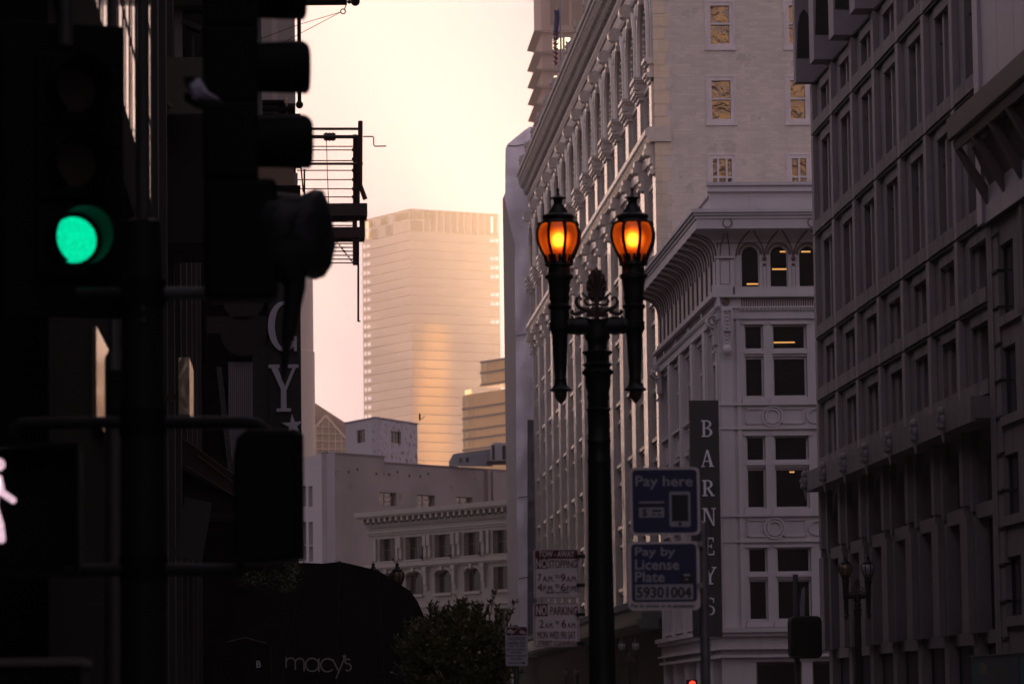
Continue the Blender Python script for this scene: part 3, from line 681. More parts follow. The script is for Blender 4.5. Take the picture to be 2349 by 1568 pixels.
for j, (z0, z1) in enumerate(lvl):
    deep = j >= 3; yb = 0; ya = -PD
    fn = MB().box(XF, yb - .5, Zp(z0), XF + .6, yb, Zp(z1 - .07)); cw = MB(); sm = MB()
    cw.box(XF + .17, yb - 1.5, Zp(z0), XF + .61, yb - .5, Zp(z1 - .1))
    cw.prism([(XF - .01, Zp(z0 + .02)), (XF + .55, Zp(z0 + .02)), (XF + .55, Zp(z0 + .62)), (XF + .16, Zp(z0 + .4)), (XF - .01, Zp(z0 + .42))], ya, yb - .5, 'y')
    cw.box(XF + .12, ya, Zp(z1 - .42), XF + .6, yb - 1.5, Zp(z1 - .1))
    sm.box(XF + .04, ya, Zp(z1 - .08), XF + .6, yb - .5, Zp(z1)); sm.box(XF + .03, yb - .5, Zp(z1 - .065), XF + .59, yb, Zp(z1 - .005))
    if not deep:
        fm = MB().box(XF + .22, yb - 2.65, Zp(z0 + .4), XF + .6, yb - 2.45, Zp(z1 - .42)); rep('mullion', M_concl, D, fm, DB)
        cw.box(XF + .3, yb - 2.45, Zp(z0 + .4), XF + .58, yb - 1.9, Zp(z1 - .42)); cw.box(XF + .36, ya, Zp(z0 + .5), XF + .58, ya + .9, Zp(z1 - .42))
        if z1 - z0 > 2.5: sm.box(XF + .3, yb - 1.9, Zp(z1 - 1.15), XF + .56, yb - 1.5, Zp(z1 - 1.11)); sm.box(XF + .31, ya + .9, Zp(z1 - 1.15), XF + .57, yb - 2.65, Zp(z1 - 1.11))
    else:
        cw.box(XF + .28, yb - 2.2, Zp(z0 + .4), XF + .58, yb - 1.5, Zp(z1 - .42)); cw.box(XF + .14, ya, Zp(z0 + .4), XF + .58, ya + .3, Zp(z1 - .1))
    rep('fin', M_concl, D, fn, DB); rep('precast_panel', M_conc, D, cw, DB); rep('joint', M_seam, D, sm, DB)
    for y in DB: window(D, (XF + .42, y - 1.5, Zp(z0 + .42)), -math.pi / 2, PD - 1.6, z1 - z0 - .86, .06, (.3,), (), M_seam, M_dgl, d=.1)
cw = MB()
# crown with round-headed recesses standing proud
for i in range(ND):
    yb = YD1 - i * PD; ya = yb - PD; c = (ya + yb) / 2; rr = PD / 2 - .55
    hole = [(c + rr, Zp(ZT))] + [(c + rr * math.cos(R(t)), Zp(24.4 + rr * 1.1 * math.sin(R(t)))) for t in range(0, 181, 12)] + [(c - rr, Zp(ZT))]
    cw.prism([(yb, Zp(ZT)), (yb, Zp(29.5)), (ya, Zp(29.5)), (ya, Zp(ZT))] + hole[::-1], XF - .55, XF + .6, 'x')
cw.box(XF - .5, YD0 - .02, Zp(29.5), XF + .7, YD1 + .02, Zp(33))
cw.build('arched_crown', mat('crown_concrete', (.26, .215, .24), .75, .1, 2, .2, 30), D)
q = MB(); q.prism([(XF - .50, Zp(22.75)), (XF - .02, Zp(22.75)), (XF - .02, Zp(24.0)), (XF - .1, Zp(24.35)), (XF - .24, Zp(24.5)), (XF - .38, Zp(24.3)), (XF - .46, Zp(23.9))], -.575, -.552, 'y')
rep('arch_shade_plate', M_seam, D, q, DB)  # flat black plates paint the shade inside the side arches
# ledge with carved figures
lg = MB()
lg.box(XF - .45, -PD + .12, Zp(7.42), XF + .6, -.02, Zp(8.1)).box(XF - .35, -PD, Zp(7.5), XF + .6, -PD + .12, Zp(8.05))
rep('ledge', M_conc, D, lg, DB)
fg = MB()
if 1:
    y = -.45; x = XF - .52
    fg.ball((x, y, Zp(8.02)), .12, 10, 7, (1, .8, 1.1)); fg.ball((x + .02, y, Zp(7.78)), .13, 10, 7, (1, 1, 1.3)); fg.ball((x - .02, y, Zp(7.6)), .12, 10, 7, (1.1, 1, .9))
    fg.tube([(x - .08, y - .08, Zp(7.9)), (x - .17, y - .1, Zp(7.78)), (x - .1, y - .12, Zp(7.68))], .035, 5); fg.tube([(x, y, Zp(7.55)), (x + .03, y, Zp(7.3)), (x + .05, y, Zp(7.15))], [.06, .045, .03], 6)
rep('carved_figure', mat('carved_stone', (.23, .2, .21), .7), D, fg, DB, 60)
# lower storeys: two tiers of tall piers
lp = MB(); dk = MB(); yb = 0; ya = -PD
lp.prism([(XF, yb - .5), (XF, yb), (XF + .5, yb), (XF + .5, yb - 1.0)], Zp(5.4), Zp(7.42), 'z')
lp.box(XF + .12, yb - 1.3, Zp(5.2), XF + .5, yb - .9, Zp(7.4))
a, b = ya + .2, yb - 1.3; c = (a + b) / 2; hw = (b - a) / 2
pts = [(b, Zp(5.4))] + [(c + hw * math.cos(R(t)), Zp(6.2 + 1.15 * math.sin(R(t)))) for t in range(0, 181, 15)] + [(a, Zp(5.4))]
lp.prism([(b + .01, Zp(5.4)), (b + .01, Zp(7.41)), (a - .2, Zp(7.41)), (a - .2, Zp(5.4))] + pts[::-1], XF + .3, XF + .55, 'x')
lp.box(XF + .2, ya, Zp(5.0), XF + .56, yb - .5, Zp(5.39)).box(XF + .02, yb - .46, Zp(5.1), XF + .5, yb - .2, Zp(5.4))
rep('arched_pier', M_conc, D, lp, DB)
lp = MB().box(XF - .02, yb - 1.1, Zp(1.9), XF + .5, yb, Zp(5.1)).box(XF + .14, yb - 1.6, Zp(1.9), XF + .5, yb - 1.1, Zp(5.05))
lp.box(XF + .22, yb - 1.1, -1, XF + .5, yb - .35, Zp(1.9)).box(XF + .36, ya, Zp(1.6), XF + .52, yb - 1.1, Zp(1.95))
rep('lower_pier', M_conc, D, lp, DB)
dk.box(XF + .53, YD0, -1, XF + .6, YD1, Zp(7.4)); dk.build('shaded_glazing', M_dgl, D)
# ================================================================== panelled neighbour with slanted canopy
M_panel = mat('stone_panel', (.36, .30, .34), .6, .06, 4, .1, 40)
M_canopy = mat('brown_canopy', (.10, .07, .07), .7, .15, 2, .2)
E = thing('panelled_building', (XF, 60, 0), 'panelled stone building with big slanted brown canopy beside the dark gridded office building', 'building')
ZC = 12.6
def onX(u, v, X=XF): return WXP(u, v, X)
pb_ = MB()
YE = YD0 - .06
zc0 = 14.35
# smooth upper wall panels above the canopy
y = YE
pb_.box(XF + .05, 60, Zp(12.6), XF + .7, YE, Zp(30))
yy = YE; n = 0
while yy > 62:
    wdt = .75 if n == 0 else 2.25
    pb_.box(XF - .12 if n else XF - .2, yy - wdt + .04, Zp(12.6), XF + .06, yy, Zp(30)); yy -= wdt; n += 1
pb_.build('upper_wall', M_panel, E)
cp2 = MB()
cp2.prism([(16.95, Zp(14.8)), (16.92, Zp(15.35)), (XF + .1, Zp(15.7)), (XF + .1, Zp(15.3)), (17.0, Zp(14.75))], 60, 97.05, 'y')
cp2.prism([(17.05, Zp(14.74)), (XF + .1, Zp(15.29)), (XF + .1, Zp(15.1)), (17.12, Zp(14.5))], 60, 97.0, 'y')
cp2.prism([(17.45, Zp(14.5)), (XF + .06, Zp(15.0)), (XF + .06, Zp(13.1))], 60, 96.4, 'y')
cp2.build('canopy', M_canopy, E)
q = MB(); q.prism([(17.1, Zp(14.5)), (17.24, Zp(14.55)), (XF + .02, Zp(13.3)), (XF + .02, Zp(12.95)), (XF - .06, Zp(12.95))], -.28, 0, 'y')
rep('canopy_rib', M_canopy, E, q, [96.9 - k * 2.3 for k in range(12)])
lw = MB(); jt = MB()
lw.box(XF + .3, 60, -1, XF + .7, YE, Zp(12.59)); lw.box(XF + .02, YE - .75, -1, XF + .31, YE, Zp(12.9))
z = 12.2
while z > -1.2:
    jt.box(XF + .0, YE - 1.5, Zp(z), XF + .29, YE - .76, Zp(z + .05)); z -= .96
lw.box(XF + .05, YE - 1.45, -1, XF + .3, YE - .751, Zp(12.95)); lw.box(XF - .05, 60, Zp(12.6), XF + .31, YE, Zp(13.0))
lw.build('lower_wall', M_conc, E); jt.build('joint', M_seam, E)
YW_s = [YE - 1.45 - 3.6 * k for k in range(8)]
for zt_, zb_ in ((11.9, 10.0), (9.2, 7.4), (6.4, 4.8), (3.75, 2.2), (1.2, -.6)):
    q = MB(); q.box(XF + .0, -3.6, Zp(zb_ - .25), XF + .31, 0, Zp(zb_)); q.box(XF + .1, -3.6, Zp(zt_), XF + .31, 0, Zp(zt_ + .75)); q.box(XF + .02, -3.6, Zp(zb_), XF + .31, -2.2, Zp(zt_ - .01)); q.box(XF - .02, -3.6, Zp(zb_ - .3), XF + .31, -3.3, Zp(zt_ + .7))
    rep('precast_panel', M_conc, E, q, YW_s)
    for y in YW_s[:4]: window(E, (XF + .2, y, Zp(zb_)), -math.pi / 2, 2.2, (zt_ - zb_) * .972, .07, (.5,), (), M_seam, M_dgl, d=.08)
# ================================================================== far towers
from mathutils import noise
def lerp(a, b, t): return a + (b - a) * t
YT = 2400.0; fhh = 21.2 / F * YT
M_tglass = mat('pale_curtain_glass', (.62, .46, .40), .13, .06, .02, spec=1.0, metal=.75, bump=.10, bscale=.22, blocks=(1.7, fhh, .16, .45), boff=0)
M_tdark = mat('crown_louvre', (.16, .10, .08), .6, .06, .05)
M_tline = mat('floor_edge', (.22, .15, .12), .6, .05, .1)
def P2(u, Y): return Vector(((u - 670) / F * Y, Y))
c0, cL, cR = P2(952, YT), P2(841, YT * 1.0238), P2(1155, YT * 1.012)
cB = cL + cR - c0
def ip(a, b, t): return (lerp(a.x, b.x, t), lerp(a.y, b.y, t))
ztop = W(952, 478, YT).z
TW = thing('glass_tower', (c0.x, c0.y, -3), 'tall hazy peach glass office tower alone against the bright sky', 'tower')
core = [(c0.x, c0.y), ip(c0, cR, .90), ip(cR, cB, .19), (cB.x, cB.y), ip(cL, cB, .10), ip(c0, cL, .85)]
zcr = W(952, 529, YT).z
fh = 21.2 / F * YT
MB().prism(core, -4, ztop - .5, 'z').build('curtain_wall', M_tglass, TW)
foot = [tuple(c0), tuple(cR), tuple(cB), tuple(cL)]
def grow(poly, k):
    cx_ = sum(p[0] for p in poly) / 4; cy_ = sum(p[1] for p in poly) / 4
    return [(cx_ + (p[0] - cx_) * k, cy_ + (p[1] - cy_) * k) for p in poly]
q = MB().prism(grow(foot, 1.003), -.3, .3, 'z')
slab = MB().prism([ip(c0, cL, .849), ip(c0, cL, 1.0), ip(cL, cB, .102)], -fh * .28, fh * .28, 'z').prism([ip(c0, cR, .899), ip(c0, cR, 1.0), ip(cR, cB, .192)], -fh * .3, fh * .3, 'z')
full = MB().prism([ip(c0, cR, .899), ip(c0, cR, 1.0), ip(cR, cB, .192)], -fh * .5, fh * .5, 'z')
mq = q.mesh('floor_edge', M_tline); ms = slab.mesh('corner_slab', M_tglass); mf = full.mesh('corner_panel', M_tglass)
z = zcr; k = 0
while z > -3:
    o = place('floor_edge', mq, TW, (0, 0, 0)); o.location = Vector((0, 0, z)) - OFF[TW.name]
    o = place('corner_slab', ms, TW, (0, 0, 0)); o.location = Vector((0, 0, z)) - OFF[TW.name]
    if k not in (2, 3, 4, 6, 7, 9, 14, 15) and k > 0:
        o = place('corner_panel', mf, TW, (0, 0, 0)); o.location = Vector((0, 0, z - fh * .5)) - OFF[TW.name]
    z -= fh; k += 1
ps = MB()
for t in (.93, 1.0):
    p = ip(c0, cL, t); ps.box(p[0] - .35, p[1] - .3, -3, p[0] + .35, p[1] + .3, ztop)
for t in (.95, 1.0):
    p = ip(c0, cR, t); ps.box(p[0] - .35, p[1] - .3, -3, p[0] + .35, p[1] + .3, ztop)
ps.build('corner_post', M_tglass, TW)
cr = MB(); cl_ = MB()
def facebox(mb, a, b, t0, t1, z0, z1, out=.6):
    d = Vector((b.x - a.x, b.y - a.y)).normalized(); n = Vector((d.y, -d.x))
    if n.y > 0: n = -n
    p, q_ = ip(a, b, t0), ip(a, b, t1)
    mb.prism([p, q_, (q_[0] + n.x * out, q_[1] + n.y * out), (p[0] + n.x * out, p[1] + n.y * out)], z0, z1, 'z')
zm = (zcr + ztop) / 2
for k in range(11):
    t0 = .16 + k * .078
    facebox(cr, c0, cR, t0, t0 + .042, zcr + .4, ztop - .8)
cr.build('louvre', M_tdark, TW)
for a_, b_ in ((.36, .5), (.66, .78)): cr = MB(); facebox(cr, c0, cL, 0.02 + a_, b_, zcr + .3, zm - .4); cr.build('louvre', M_tdark, TW)
cr = MB()
facebox(cr, c0, cR, 0.0, .13, zcr + .3, zm - .4)
cr.build('louvre', M_tdark, TW)
# pale translucent plates on the solid crown, standing in for sky seen through
cw2 = MB()
# crown parapet line
MB().prism(grow(foot, 1.004), ztop - .6, ztop, 'z').build('parapet', M_tline, TW)
M_skygl = mat('pale_sky_pane', (.9, .9, .9)); nt2 = M_skygl.node_tree; nt2.nodes.clear()  # pale translucent finish standing in for bright sky
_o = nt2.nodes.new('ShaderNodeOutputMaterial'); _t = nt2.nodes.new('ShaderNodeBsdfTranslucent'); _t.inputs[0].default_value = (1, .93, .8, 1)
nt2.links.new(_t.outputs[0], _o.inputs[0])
gb = MB()
for a_, b_ in ((.0, .07), (.16, .30), (.47, .60), (.76, .90)):
    if a_ == 0: continue
    facebox(gb, c0, cL, a_, b_, zm + .8, ztop - 1.6, .7)
facebox(gb, c0, cL, .76, .90, zcr + 1.2, zm - .8, .7)
facebox(gb, c0, cL, .01, .16, zm + .8, ztop - 1.6, .7); facebox(gb, c0, cR, .01, .13, zm + .8, ztop - 1.6, .7); facebox(gb, c0, cR, .17, .24, zm + .8, ztop - 1.6, .8)
gb.build('pane', M_skygl, TW)
# tan stone tower at the top with thin projecting floor ledges
YS2 = 1000.0
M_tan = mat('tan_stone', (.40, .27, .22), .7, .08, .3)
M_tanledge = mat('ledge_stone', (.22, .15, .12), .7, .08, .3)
ST = thing('ledged_tower', (W(1243, 200, YS2).x, YS2, -3), 'tan stone tower with thin pointed ledges at each floor, behind the heavy cornice', 'tower')
x0 = W(1243, 150, YS2).x; sT = F / YS2
MB().box(x0, YS2, -3, x0 + 50, YS2 + 30, W(1300, -60, YS2).z).build('wall', M_tan, ST)
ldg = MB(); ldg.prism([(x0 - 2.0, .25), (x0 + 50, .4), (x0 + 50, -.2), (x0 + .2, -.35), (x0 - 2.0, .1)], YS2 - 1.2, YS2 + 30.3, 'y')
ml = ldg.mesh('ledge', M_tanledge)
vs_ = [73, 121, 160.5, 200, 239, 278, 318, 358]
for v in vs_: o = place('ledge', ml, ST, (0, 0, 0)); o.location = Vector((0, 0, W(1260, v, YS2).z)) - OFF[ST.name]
M_warmw = emis('lit_room', (1, .86, .55), 1.3)
for j, v in enumerate(vs_[:-1]):
    vb = v + 9; vt2 = vs_[j + 1] - 13 if j else v + 30
    z0 = W(1260, vs_[j + 1] - 6, YS2).z; z1 = W(1260, v + 10, YS2).z
    window(ST, (x0 + 1.6, YS2 - .15, z0), 0, 11.5, z1 - z0, .18, (.18, .36, .54, .7, .86), (), M_tan, M_bl, d=.3, mt=.1)
    for (a_, b_) in {0: ((.12, .34), (.40, .52)), 1: (), 2: ((.14, .36), (.5, .64)), 3: ((.34, .42), (.5, .6)), 4: ((.2, .3),)}.get(j, ()):
        MB().box(x0 + 1.6 + 11.5 * a_, YS2 - .06, z0 + .3, x0 + 1.6 + 11.5 * b_, YS2 - .01, z1 - .4).build('lit_room', M_warmw, ST)
gv = MB()
for k in range(46): gv.box(x0 + 2, YS2 - .25, W(1260, 60, YS2).z + .3 + k * .34, x0 + 17, YS2 - .02, W(1260, 60, YS2).z + .46 + k * .34)
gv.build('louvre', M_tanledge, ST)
for k in (-.1, 5.6, 9.5, 16.8): MB().box(x0 + 1.8 + k, YS2 - .3, W(1260, 62, YS2).z, x0 + 2.4 + k, YS2 - .01, W(1260, -60, YS2).z).build('louvre_post', M_tan, ST)
# flag and flagpole on the arcaded building's roof
YFg = 256.0
fpx = W(1277, 150, YFg).x
FP = thing('flagpole', (fpx + .3, YFg, Zp(41.6)), 'grey flagpole on the roof behind the heavy cornice', 'flagpole')
fpx += .0
m = MB(); zt = W(1270, -60, YFg).z; m.lathe(fpx + .3, YFg, [(Zp(41.6), .09), (zt, .05), (zt + .1, .09), (zt + .25, .02)], 12); m.build('pole', mat('grey_metal', (.25, .24, .28), .4, .1), FP, smooth=40)
FG = thing('flag', (fpx + .1, YFg - .2, W(1276, 150, YFg).z), 'limp striped red and white flag with blue canton hanging from roof pole', 'flag')
M_red = mat('flag_red', (.30, .04, .05), .8); M_wh = mat('flag_white', (.6, .56, .56), .8); M_bl2 = mat('flag_blue', (.04, .05, .14), .8)
u0f, u1f = 1268, 1281
def cloth(u_a, u_b, va, vb, nx=7, nz=10, amp=.12, Y=YFg, ph=0, skew=0):
    mb = MB(); vs = []; fs = []
    for j in range(nz + 1):
        for i in range(nx + 1):
            s_, t = i / nx, j / nz; v = lerp(va, vb, t); p = W(lerp(u_a, u_b, s_) + 1.6 * math.sin(t * 5 + ph) + skew * t, v + 6 * math.sin(s_ * 3), Y)
            vs.append((p.x, Y - .25 + amp * math.sin(s_ * 11 + t * 2 + ph), p.z))
    for j in range(nz):
        for i in range(nx): a = j * (nx + 1) + i; fs.append((a, a + 1, a + nx + 2, a + nx + 1))
    return mb.add(vs, fs)
cloth(1270, 1281, 20, 90).build('canton', M_bl2, FG)
for k in range(7):
    cloth(1268 + k * .3, 1283 - k * .6, 72 + k * 11, 79 + k * 11, 6, 2, .15, ph=k * .35).build('red_stripe', M_red, FG)
    cloth(1268 + k * .3, 1283 - k * .6, 79 + k * 11, 83 + k * 11, 6, 2, .15, ph=k * .35 + .2).build('white_stripe', M_wh, FG)
# golden glass block low beside the tower
YG = 1500.0
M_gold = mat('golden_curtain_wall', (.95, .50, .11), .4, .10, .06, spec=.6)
M_goldd = mat('golden_band', (.20, .13, .07), .6, .1, .1)
M_goldl = mat('golden_pane', (.95, .7, .30), .3, .15, .15)
GB = thing('stepped_glass_building', (P2(1068, YG).x, YG, -3), 'golden hazy glass building in two steps, low beside the tall peach tower', 'building')
gl_, gr_ = P2(1068, YG), P2(1260, YG * .962)
gd = (gr_ - gl_).normalized(); gn = Vector((gd.y, -gd.x))
MG = Matrix(((gd.x, -gn.x, 0, gl_.x), (gd.y, -gn.y, 0, gl_.y), (0, 0, 1, 0), (0, 0, 0, 1)))
LG = (gr_ - gl_).length; zz1 = W(1068, 906, YG).z
sG = YG / F
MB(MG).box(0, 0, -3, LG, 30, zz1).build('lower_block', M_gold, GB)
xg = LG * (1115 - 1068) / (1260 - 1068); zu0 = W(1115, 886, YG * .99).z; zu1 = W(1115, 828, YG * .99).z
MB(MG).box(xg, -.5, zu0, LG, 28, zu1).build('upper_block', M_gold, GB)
bb = MB(MG)
for v in (936, 958, 985, 1006, 1030): bb.box(-.2, -.5, W(1068, v + 4, YG).z, LG * .62, 0, W(1068, v, YG).z)
for v in (828, 853, 880): bb.box(xg - .3, -1.0, W(1115, v + 4, YG * .99).z, LG, -.5, W(1115, v, YG * .99).z)
bb.build('floor_band', M_goldd, GB)
for v0, v1 in ((910, 933), (942, 956), (963, 982), (990, 1004), (1011, 1028)):
    for x0_, x1_ in ((.2, .9), (1.9, 2.2), (2.4, 3.9), (4.3, 4.6), (4.9, 5.3), (7, 7.3), (8.2, 8.5)):
        MB(MG).box(x0_, -.3, W(1068, v1, YG).z, x1_, -.02, W(1068, v0, YG).z).build('pane', M_goldl, GB)
for v0, v1 in ((833, 848), (859, 876)):
    for x0_, x1_ in ((.4, .9), (1.3, 2.2), (2.6, 3.0), (3.3, 4.6)):
        MB(MG).box(xg + x0_, -.8, W(1115, v1, YG * .99).z, xg + x1_, -.51, W(1115, v0, YG * .99).z).build('pane', M_goldl, GB)
MB(MG).prism([(.8, zz1 - .1), (6.2, zz1 + .3), (5.6, W(1100, 893.5, YG).z), (.8, W(1072, 894.5, YG).z)], .5, .9, 'y').build('glint_screen', M_skygl, GB)  # added pale screen stands in for a sun glint on the roof
# pyramid roof with glazed gable
YPy = 1000.0
M_pyr = mat('brown_roof_tiles', (.24, .13, .10), .8, .1, .2, blocks=(3, .9, .1, .8)); M_pyg = mat('gable_glass', (.35, .24, .13), .35, .1, .2); M_pyf = mat('gable_frame', (.65, .45, .32), .6)
PYR = thing('gabled_glass_building', (W(747, 1000, YPy).x, YPy, -3), 'brown sloping roof with a glazed gable, seen low beside the pale rounded column', 'building')
m = MB(); fpoly(m, [(640, 1100), (640, 855), (722, 917), (797.5, 966), (850, 1001), (850, 1100)], YPy, 8, 30); m.build('roof', M_pyr, PYR)
m = MB(); fpoly(m, [(700, 1100), (700, 1003), (747.5, 949), (820, 1032), (820, 1100)], YPy, 4, 7.9); m.build('gable_glazing', M_pyg, PYR)
fr = MB()
def bar2(mb, u0, v0, u1, v1, w_, Y, y0, y1):
    a, b = W(u0, v0, Y), W(u1, v1, Y); d = Vector((b.x - a.x, b.z - a.z)).normalized(); n = Vector((-d.y, d.x)) * w_ / 2
    mb.prism([(a.x + n.x, a.z + n.y), (b.x + n.x, b.z + n.y), (b.x - n.x, b.z - n.y), (a.x - n.x, a.z - n.y)], Y + y0, Y + y1, 'y')
bar2(fr, 747.5, 949, 700, 1003, .55, YPy, 3.2, 4.1); bar2(fr, 747.5, 949, 820, 1032, .55, YPy, 3.2, 4.1)
for u, v in ((725.5, 976), (740, 960), (755, 959), (769.5, 975), (784, 991), (799, 1010)): bar2(fr, u, v, u + .5, 1100, .22, YPy, 3.3, 4.05)
for v, ua, ub in ((975, 726, 768), (991, 712, 784), (1008, 700, 798), (1026, 700, 812)): bar2(fr, ua, v, ub, v + 1, .2, YPy, 3.4, 4.04)
fr.build('gable_frame', M_pyf, PYR)
# pale rounded column of a slab tower
M_col = mat('pale_beige_plaster', (.50, .38, .32), .6, .04, .2)
YC_ = 480.0; rc = 5.5
xc_ = W(719.8, 800, YC_).x - rc
PC = thing('rounded_tower', (xc_, YC_ + rc, -3), 'smooth pale beige round-cornered tower wall rising beside the black vertical sign', 'building')
m = MB(); m.lathe(xc_, YC_ + rc, [(-3, rc), (W(719, 585, YC_).z, rc)], 64); m.lathe(xc_, YC_ + rc, [(-3.0, rc + .14), (W(719, 798, YC_).z, rc + .14), (W(719, 796, YC_).z, rc)], 64); m.build('wall', M_col, PC, smooth=30)
# ================================================================== wrapped scaffold building
M_tarp = mat('lilac_white_sheeting', (.84, .74, .82), .38, .10, .9, .9, 1.3, spec=.6, patch=(.9, .66, (.66, .60, .66)))
M_net = mat('dark_netting', (.10, .09, .12), .8, .3, 1.2, .6, 3)
YW = 285.5
TB = thing('wrapped_building', (W(1200, 900, YW).x, YW, 0), 'building wrapped in lilac white scaffold sheeting beyond the cream arcaded building', 'building')
edge = [(290, 1216), (300, 1202), (333, 1162), (338, 1160), (440, 1159.5), (452, 1157.5), (470, 1161), (500, 1168), (545, 1178), (562, 1182), (600, 1181.5), (760, 1182.5), (768, 1184), (1000, 1184.5), (1505, 1190)]
def eu(v):
    for (v0, u0), (v1, u1) in zip(edge, edge[1:]):
        if v0 <= v <= v1: return lerp(u0, u1, (v - v0) / (v1 - v0))
    return edge[-1][1]
vs = []; fs = []; nx, nz = 14, 120
for j in range(nz + 1):
    v = lerp(290, 1505, j / nz); ul = eu(v)
    for i in range(nx + 1):
        u = lerp(ul, 1262, (i / nx)); p = W(u, v, YW)
        dy = .22 * noise.noise(Vector((p.x * .9, p.z * .45, 0))) + .6 * noise.noise(Vector((p.x * .9 + p.z * .3, p.z * 1.2, 4))) * max(0, (u - 1215) / 20)
        if abs((v - 770) % 372) < 7: dy += .05
        vs.append((p.x, YW + dy - (0 if i else -.0), p.z))
n0 = len(vs)
for j in range(nz + 1):   # return of the sheeting down the street side
    v = lerp(290, 1505, j / nz); p = W(eu(v), v, YW); vs.append((p.x + .28, YW + 3.0, p.z))
for j in range(nz):
    for i in range(nx): a = j * (nx + 1) + i; fs.append((a, a + 1, a + nx + 2, a + nx + 1))
    a = j * (nx + 1); b = n0 + j; fs.append((a + nx + 1, b + 1, b, a))
o = MB().add(vs, fs).build('sheeting', M_tarp, TB, smooth=60)
sd = o.modifiers.new('thick', 'SOLIDIFY'); sd.thickness = .03
for v in (333, 768, 1140, 1325, 1466):
    rp_ = MB()
    pts = [W(u, v + 2.2 * math.sin((u - 1160) * .09) + (3 if u > 1225 else 0), YW) + Vector((0, -.16, 0)) for u in range(int(eu(v)) + 1, 1232, 6)]
    rp_.tube(pts, .035, 5)
    rp_.build('tie_rope', M_seam, TB)
m = MB(); m.box(W(1195, 1000, YW).x + .6, YW + .6, 0, 60, YW + 31, W(1215, 330, YW).z); m.build('scaffold_body', M_conc, TB)
m = MB(); m.box(W(1185, 1500, YW).x, YW + .3, -3, W(1262, 1500, YW).x, YW + .6, W(1200, 1503, YW).z); m.build('brick_base', mat('old_brick', (.22, .17, .15), .8, .2, 1, blocks=(.6, .2, .02, .5)), TB)
NT = MB(); vs = []; fs = []
for j in range(61):
    v = lerp(960, 1500, j / 60)
    for i in range(6):
        u = lerp(1222, 1243, i / 5); p = W(u, v, 282.6); vs.append((p.x, 283.4 + .2 * noise.noise(Vector((p.x * 2, p.z * 1.5, 1))), p.z))
for j in range(60):
    for i in range(5): a = j * 6 + i; fs.append((a, a + 1, a + 7, a + 6))
# netting hangs a little proud of the last bay
NT.add([(x - .35, y - .1, z) for x, y, z in vs], fs).build('dark_netting', M_net, TB, smooth=60)
# ================================================================== ornate beige building set at an angle
M_beige = mat('beige_stone', (.29, .24, .21), .7, .08, .8, .15, 10, streak=.15)
M_beige2 = mat('beige_trim', (.34, .28, .25), .65, .08, .8, .15, 10)
M_bfr = mat('brown_window_frame', (.16, .11, .09), .6)
BL, BR2 = P2(848, 350.0), P2(1230, 328.0)
bd = (BR2 - BL).normalized(); bn = Vector((bd.y, -bd.x)); 
LB = (BR2 - BL).length
MBm = Matrix(((bd.x, -bn.x, 0, BL.x), (bd.y, -bn.y, 0, BL.y), (0, 0, 1, 0), (0, 0, 0, 1)))
ang = math.atan2(bd.y, bd.x)
def bs(u):   # distance along the angled front at which pixel column u meets it
    k = (u - 670) / F; # x = k*y
    return (k * BL.y - BL.x) / (bd.x - k * bd.y)
OB = thing('ornate_building', (BL.x, BL.y, -3), 'beige ornate four storey building with bracketed cornice, arched windows below square ones', 'building')
uw = [(873, 908), (932, 973), (998.5, 1038), (1066, 1105), (1133, 1170)]
hl = []
for a, b in uw: hl.append((bs(a), Zp(13.75), bs(b), Zp(15.85)))
for a, b in uw: hl.append((bs(a) + .02, Zp(10.55), bs(b) - .02, Zp(12.6)))
for a, b in uw: hl.append((bs(a) + .1, Zp(6.6), bs(b) - .1, Zp(8.9)))
m = MB(MBm); xs = sorted({0.0, LB} | {round(h[0], 3) for h in hl} | {round(h[2], 3) for h in hl}); zz = sorted({-3.0, Zp(18.3)} | {round(h[1], 3) for h in hl} | {round(h[3], 3) for h in hl})
wallgrid(m, xs, zz, hl, 0, .8); m.box(.1, .81, -3, LB, 6, Zp(18.2)); m.build('wall', M_beige, OB)
tr = MB(MBm)
def course(z0, z1, pr, mb=tr, x0=0): mb.box(x0 - pr, -pr, Zp(z0), LB, .05, Zp(z1))
course(17.95, 18.4, .95); course(17.8, 17.94, .8); course(17.1, 17.25, .25); course(16.95, 17.09, .15); course(16.4, 16.6, .2); course(16.2, 16.39, .1); course(13.15, 13.55, .35); course(13.0, 13.14, .2); course(9.3, 9.5, .15)
tr.build('cornice', M_beige2, OB)
md = MB().box(-.16, -.75, Zp(17.4), .16, -.02, Zp(17.79)).box(-.12, -.45, Zp(17.26), .12, -.02, Zp(17.39))
mm = md.mesh('modillion', M_beige2)
k = .1
while k < LB:
    w_ = Vector((BL.x, BL.y)) + bd * k; o = place('modillion', mm, OB, (w_.x, w_.y, 0), ang); k += .92
